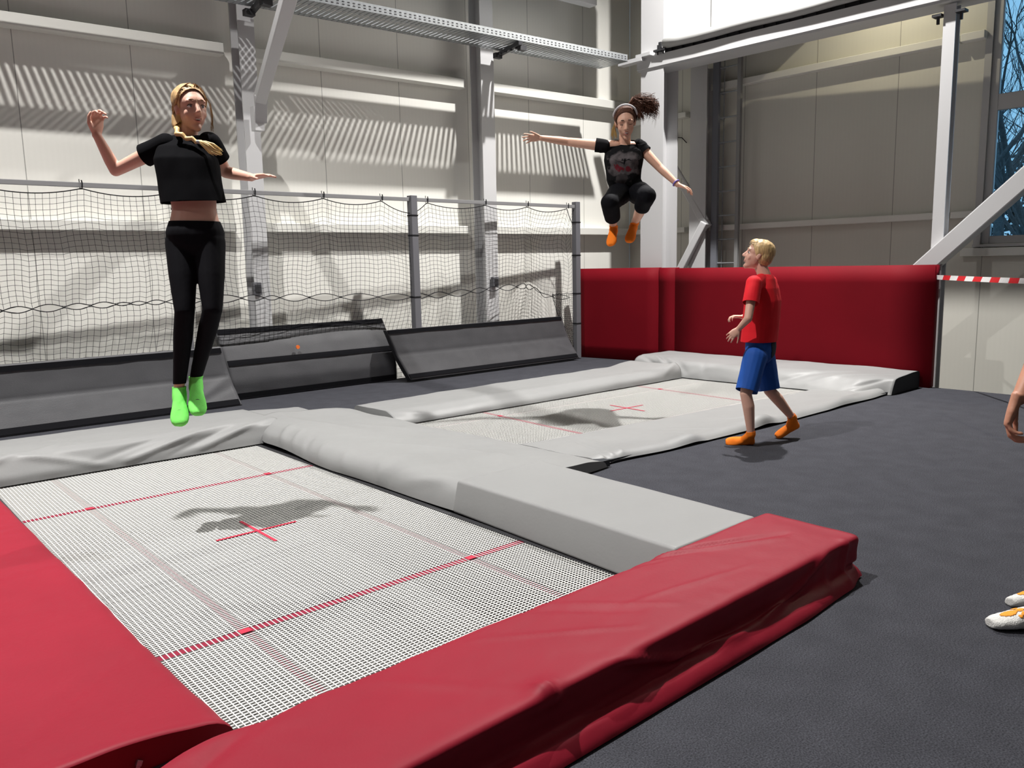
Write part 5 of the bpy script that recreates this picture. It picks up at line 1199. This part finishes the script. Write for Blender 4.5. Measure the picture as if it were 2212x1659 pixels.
WT = [(('pelv','hips',-.7), .07, .06, 0), ('pelv', .150, .105, -.01), ('hips', .165, .115, -.008), ('waist', .130, .095, 0), (('waist','chest',.5), .138, .1, 0), ('chest', .152, .110, .004), (('chest','nbase',.5), .150, .085, 0), (('chest','nbase',.85), .10, .06, -.006), ('nbase', .055, .05, -.004)]
B = Blob(); B.loft(torso_rings(Wn, wl_, wf_, WT)); B.cap(Wn['nbase'], Wn['head']-Z_*.06, .05, .05)
for s in 'RL':
    B.cap(Wn['nbase'].lerp(Wn['sh'+s], .35)-V(0,0,.01), Wn['sh'+s], .045, .05); B.cap(Wn['sh'+s], Wn['el'+s], .048, .036); B.cap(Wn['el'+s], Wn['el'+s].lerp(Wn['wr'+s], .35), .038, .038); B.cap(Wn['el'+s].lerp(Wn['wr'+s], .35), Wn['wr'+s], .038, .026)
    B.cap(Wn['hip'+s], Wn['kn'+s], .085, .055, 16); c = Wn['kn'+s].lerp(Wn['an'+s], .3); B.cap(Wn['kn'+s], c, .054, .052); B.cap(c, Wn['an'+s], .052, .032)
    foot(B, Wn['an'+s], Wn['he'+s], Wn['to'+s], 1.0)
head(B, Wn['head'], (wl_, wf_, wu_), 1.0)
hand(B, Wn['wrL']-R_*.012, -Z_*.90-R_*.24, R_*.8-A_*.5, 1.12, 0.75, 0.04, -1, 0.35)
hand(B, Wn['wrR'], -Z_-R_*.1, R_, 0.98, 0.5, 0.05, 1, 0.3)
wm = put('person', B.mesh(0.005, 5), M_skin3, None, (2.3, -1.98, 0.0))
tag(wm, 'person cut off by the picture edge, hanging forearm, black clothes, white socks with orange prints', 'person')
face_parts(wm, Wn['head'], (wl_, wf_, wu_), 1.0)
B = Blob(); B.loft(torso_rings(Wn, wl_, wf_, WT[:4]), .006)
for s in 'RL': B.cap(Wn['hip'+s], Wn['kn'+s], .085, .055, 16, .008); B.cap(Wn['kn'+s], Wn['an'+s], .055, .036, 16, .008)
put('black_trousers', B.mesh(0.007, 3, [(V(0,0,.12), V(0,0,-1)), (V(0,0,1.06), V(0,0,1))], 0.003, 10), M_leggings, wm, None, .003)
B = Blob(); B.loft(torso_rings(Wn, wl_, wf_, WT[2:]), .014)
for s in 'RL': B.cap(Wn['nbase'].lerp(Wn['sh'+s], .35), Wn['sh'+s], .05, .058)
me = garment(B, [(Wn['sh'+s], Wn['el'+s], .062, .054, .86) for s in 'RL'], .007, .006, 9, None, (Wn['nbase']+V(0,0,.02), Z_))
put('black_shirt', me, M_blackcloth, wm, None, .003)
B = Blob(); HQ = lambda x, y, z: Wn['head']+wl_*x+wf_*y+wu_*z; B.ell(HQ(0,-.03,.045), (wl_, wf_, wu_), (.085,.1,.085)); B.ell(HQ(0,-.06,-.04), (wl_, wf_, wu_), (.075,.06,.11)); put('hair', B.mesh(0.006, 3, [(HQ(0,.05,.05), (wf_-wu_*.4).normalized())]), M_brown, wm, None, .003)
M_whitesock = mat('fluffy_white_sock', (0.72, 0.71, 0.69), 0.95, spec=0.1, bump=0.6, bump_scale=240, noise_scale=60, noise_amt=0.06)
M_sockorange = mat('orange_sock_print', (0.80, 0.30, 0.03), 0.9)
for s in 'RL':
    B = Blob(); foot(B, Wn['an'+s], Wn['he'+s], Wn['to'+s]+(Wn['to'+s]-Wn['he'+s]).normalized()*.006, 1.0, .008); B.cap(Wn['an'+s], Wn['an'+s]+V(0,0,.05), .032, .031, 14, .004)
    me = B.mesh(0.0045, 4, [(V(0,0,.15), Z_)], 0.002, 60)
    for v in me.vertices: v.co.z = max(v.co.z, 0.002)
    sk_ = put('sock', me, M_whitesock, wm)
    d = (Wn['to'+s]-Wn['he'+s]).normalized(); l = d.cross(Z_); L = (Wn['to'+s]-Wn['he'+s]).length
    c = Wn['he'+s]+d*L*.74
    bmq = bmesh.new(); bmq.from_mesh(me); bmq.faces.ensure_lookup_table()
    # printed paw: selected faces of the sock surface lifted by under a millimetre
    blobs = [(0.80, 0.0, .030, .019), (0.655, -.022, .012, .010), (0.66, .004, .014, .011), (0.68, .027, .011, .009), (0.715, -.030, .008, .007)]
    keep = []
    for f_ in bmq.faces:
        q = f_.calc_center_median(); rel = q-Wn['he'+s]; a = rel.dot(d); b = rel.dot(l)
        if f_.normal.z > 0.05 and any(((a-L*t)/ra)**2+((b-o_)/rb)**2 < 1 for t, o_, ra, rb in blobs): keep.append(f_)
    dele = [f_ for f_ in bmq.faces if f_ not in set(keep)]
    bmesh.ops.delete(bmq, geom=dele, context='FACES')
    for v in bmq.verts: v.co += v.normal*.0012
    mp_ = bpy.data.meshes.new('paw_print'); bmq.to_mesh(mp_); bmq.free(); put('paw_print', mp_, M_sockorange, sk_, None, .001).matrix_parent_inverse = Matrix.Identity(4)
    COL.objects[-1].matrix_parent_inverse = sk_.matrix_parent_inverse.copy() @ Matrix.Identity(4) if False else Matrix.Identity(4)
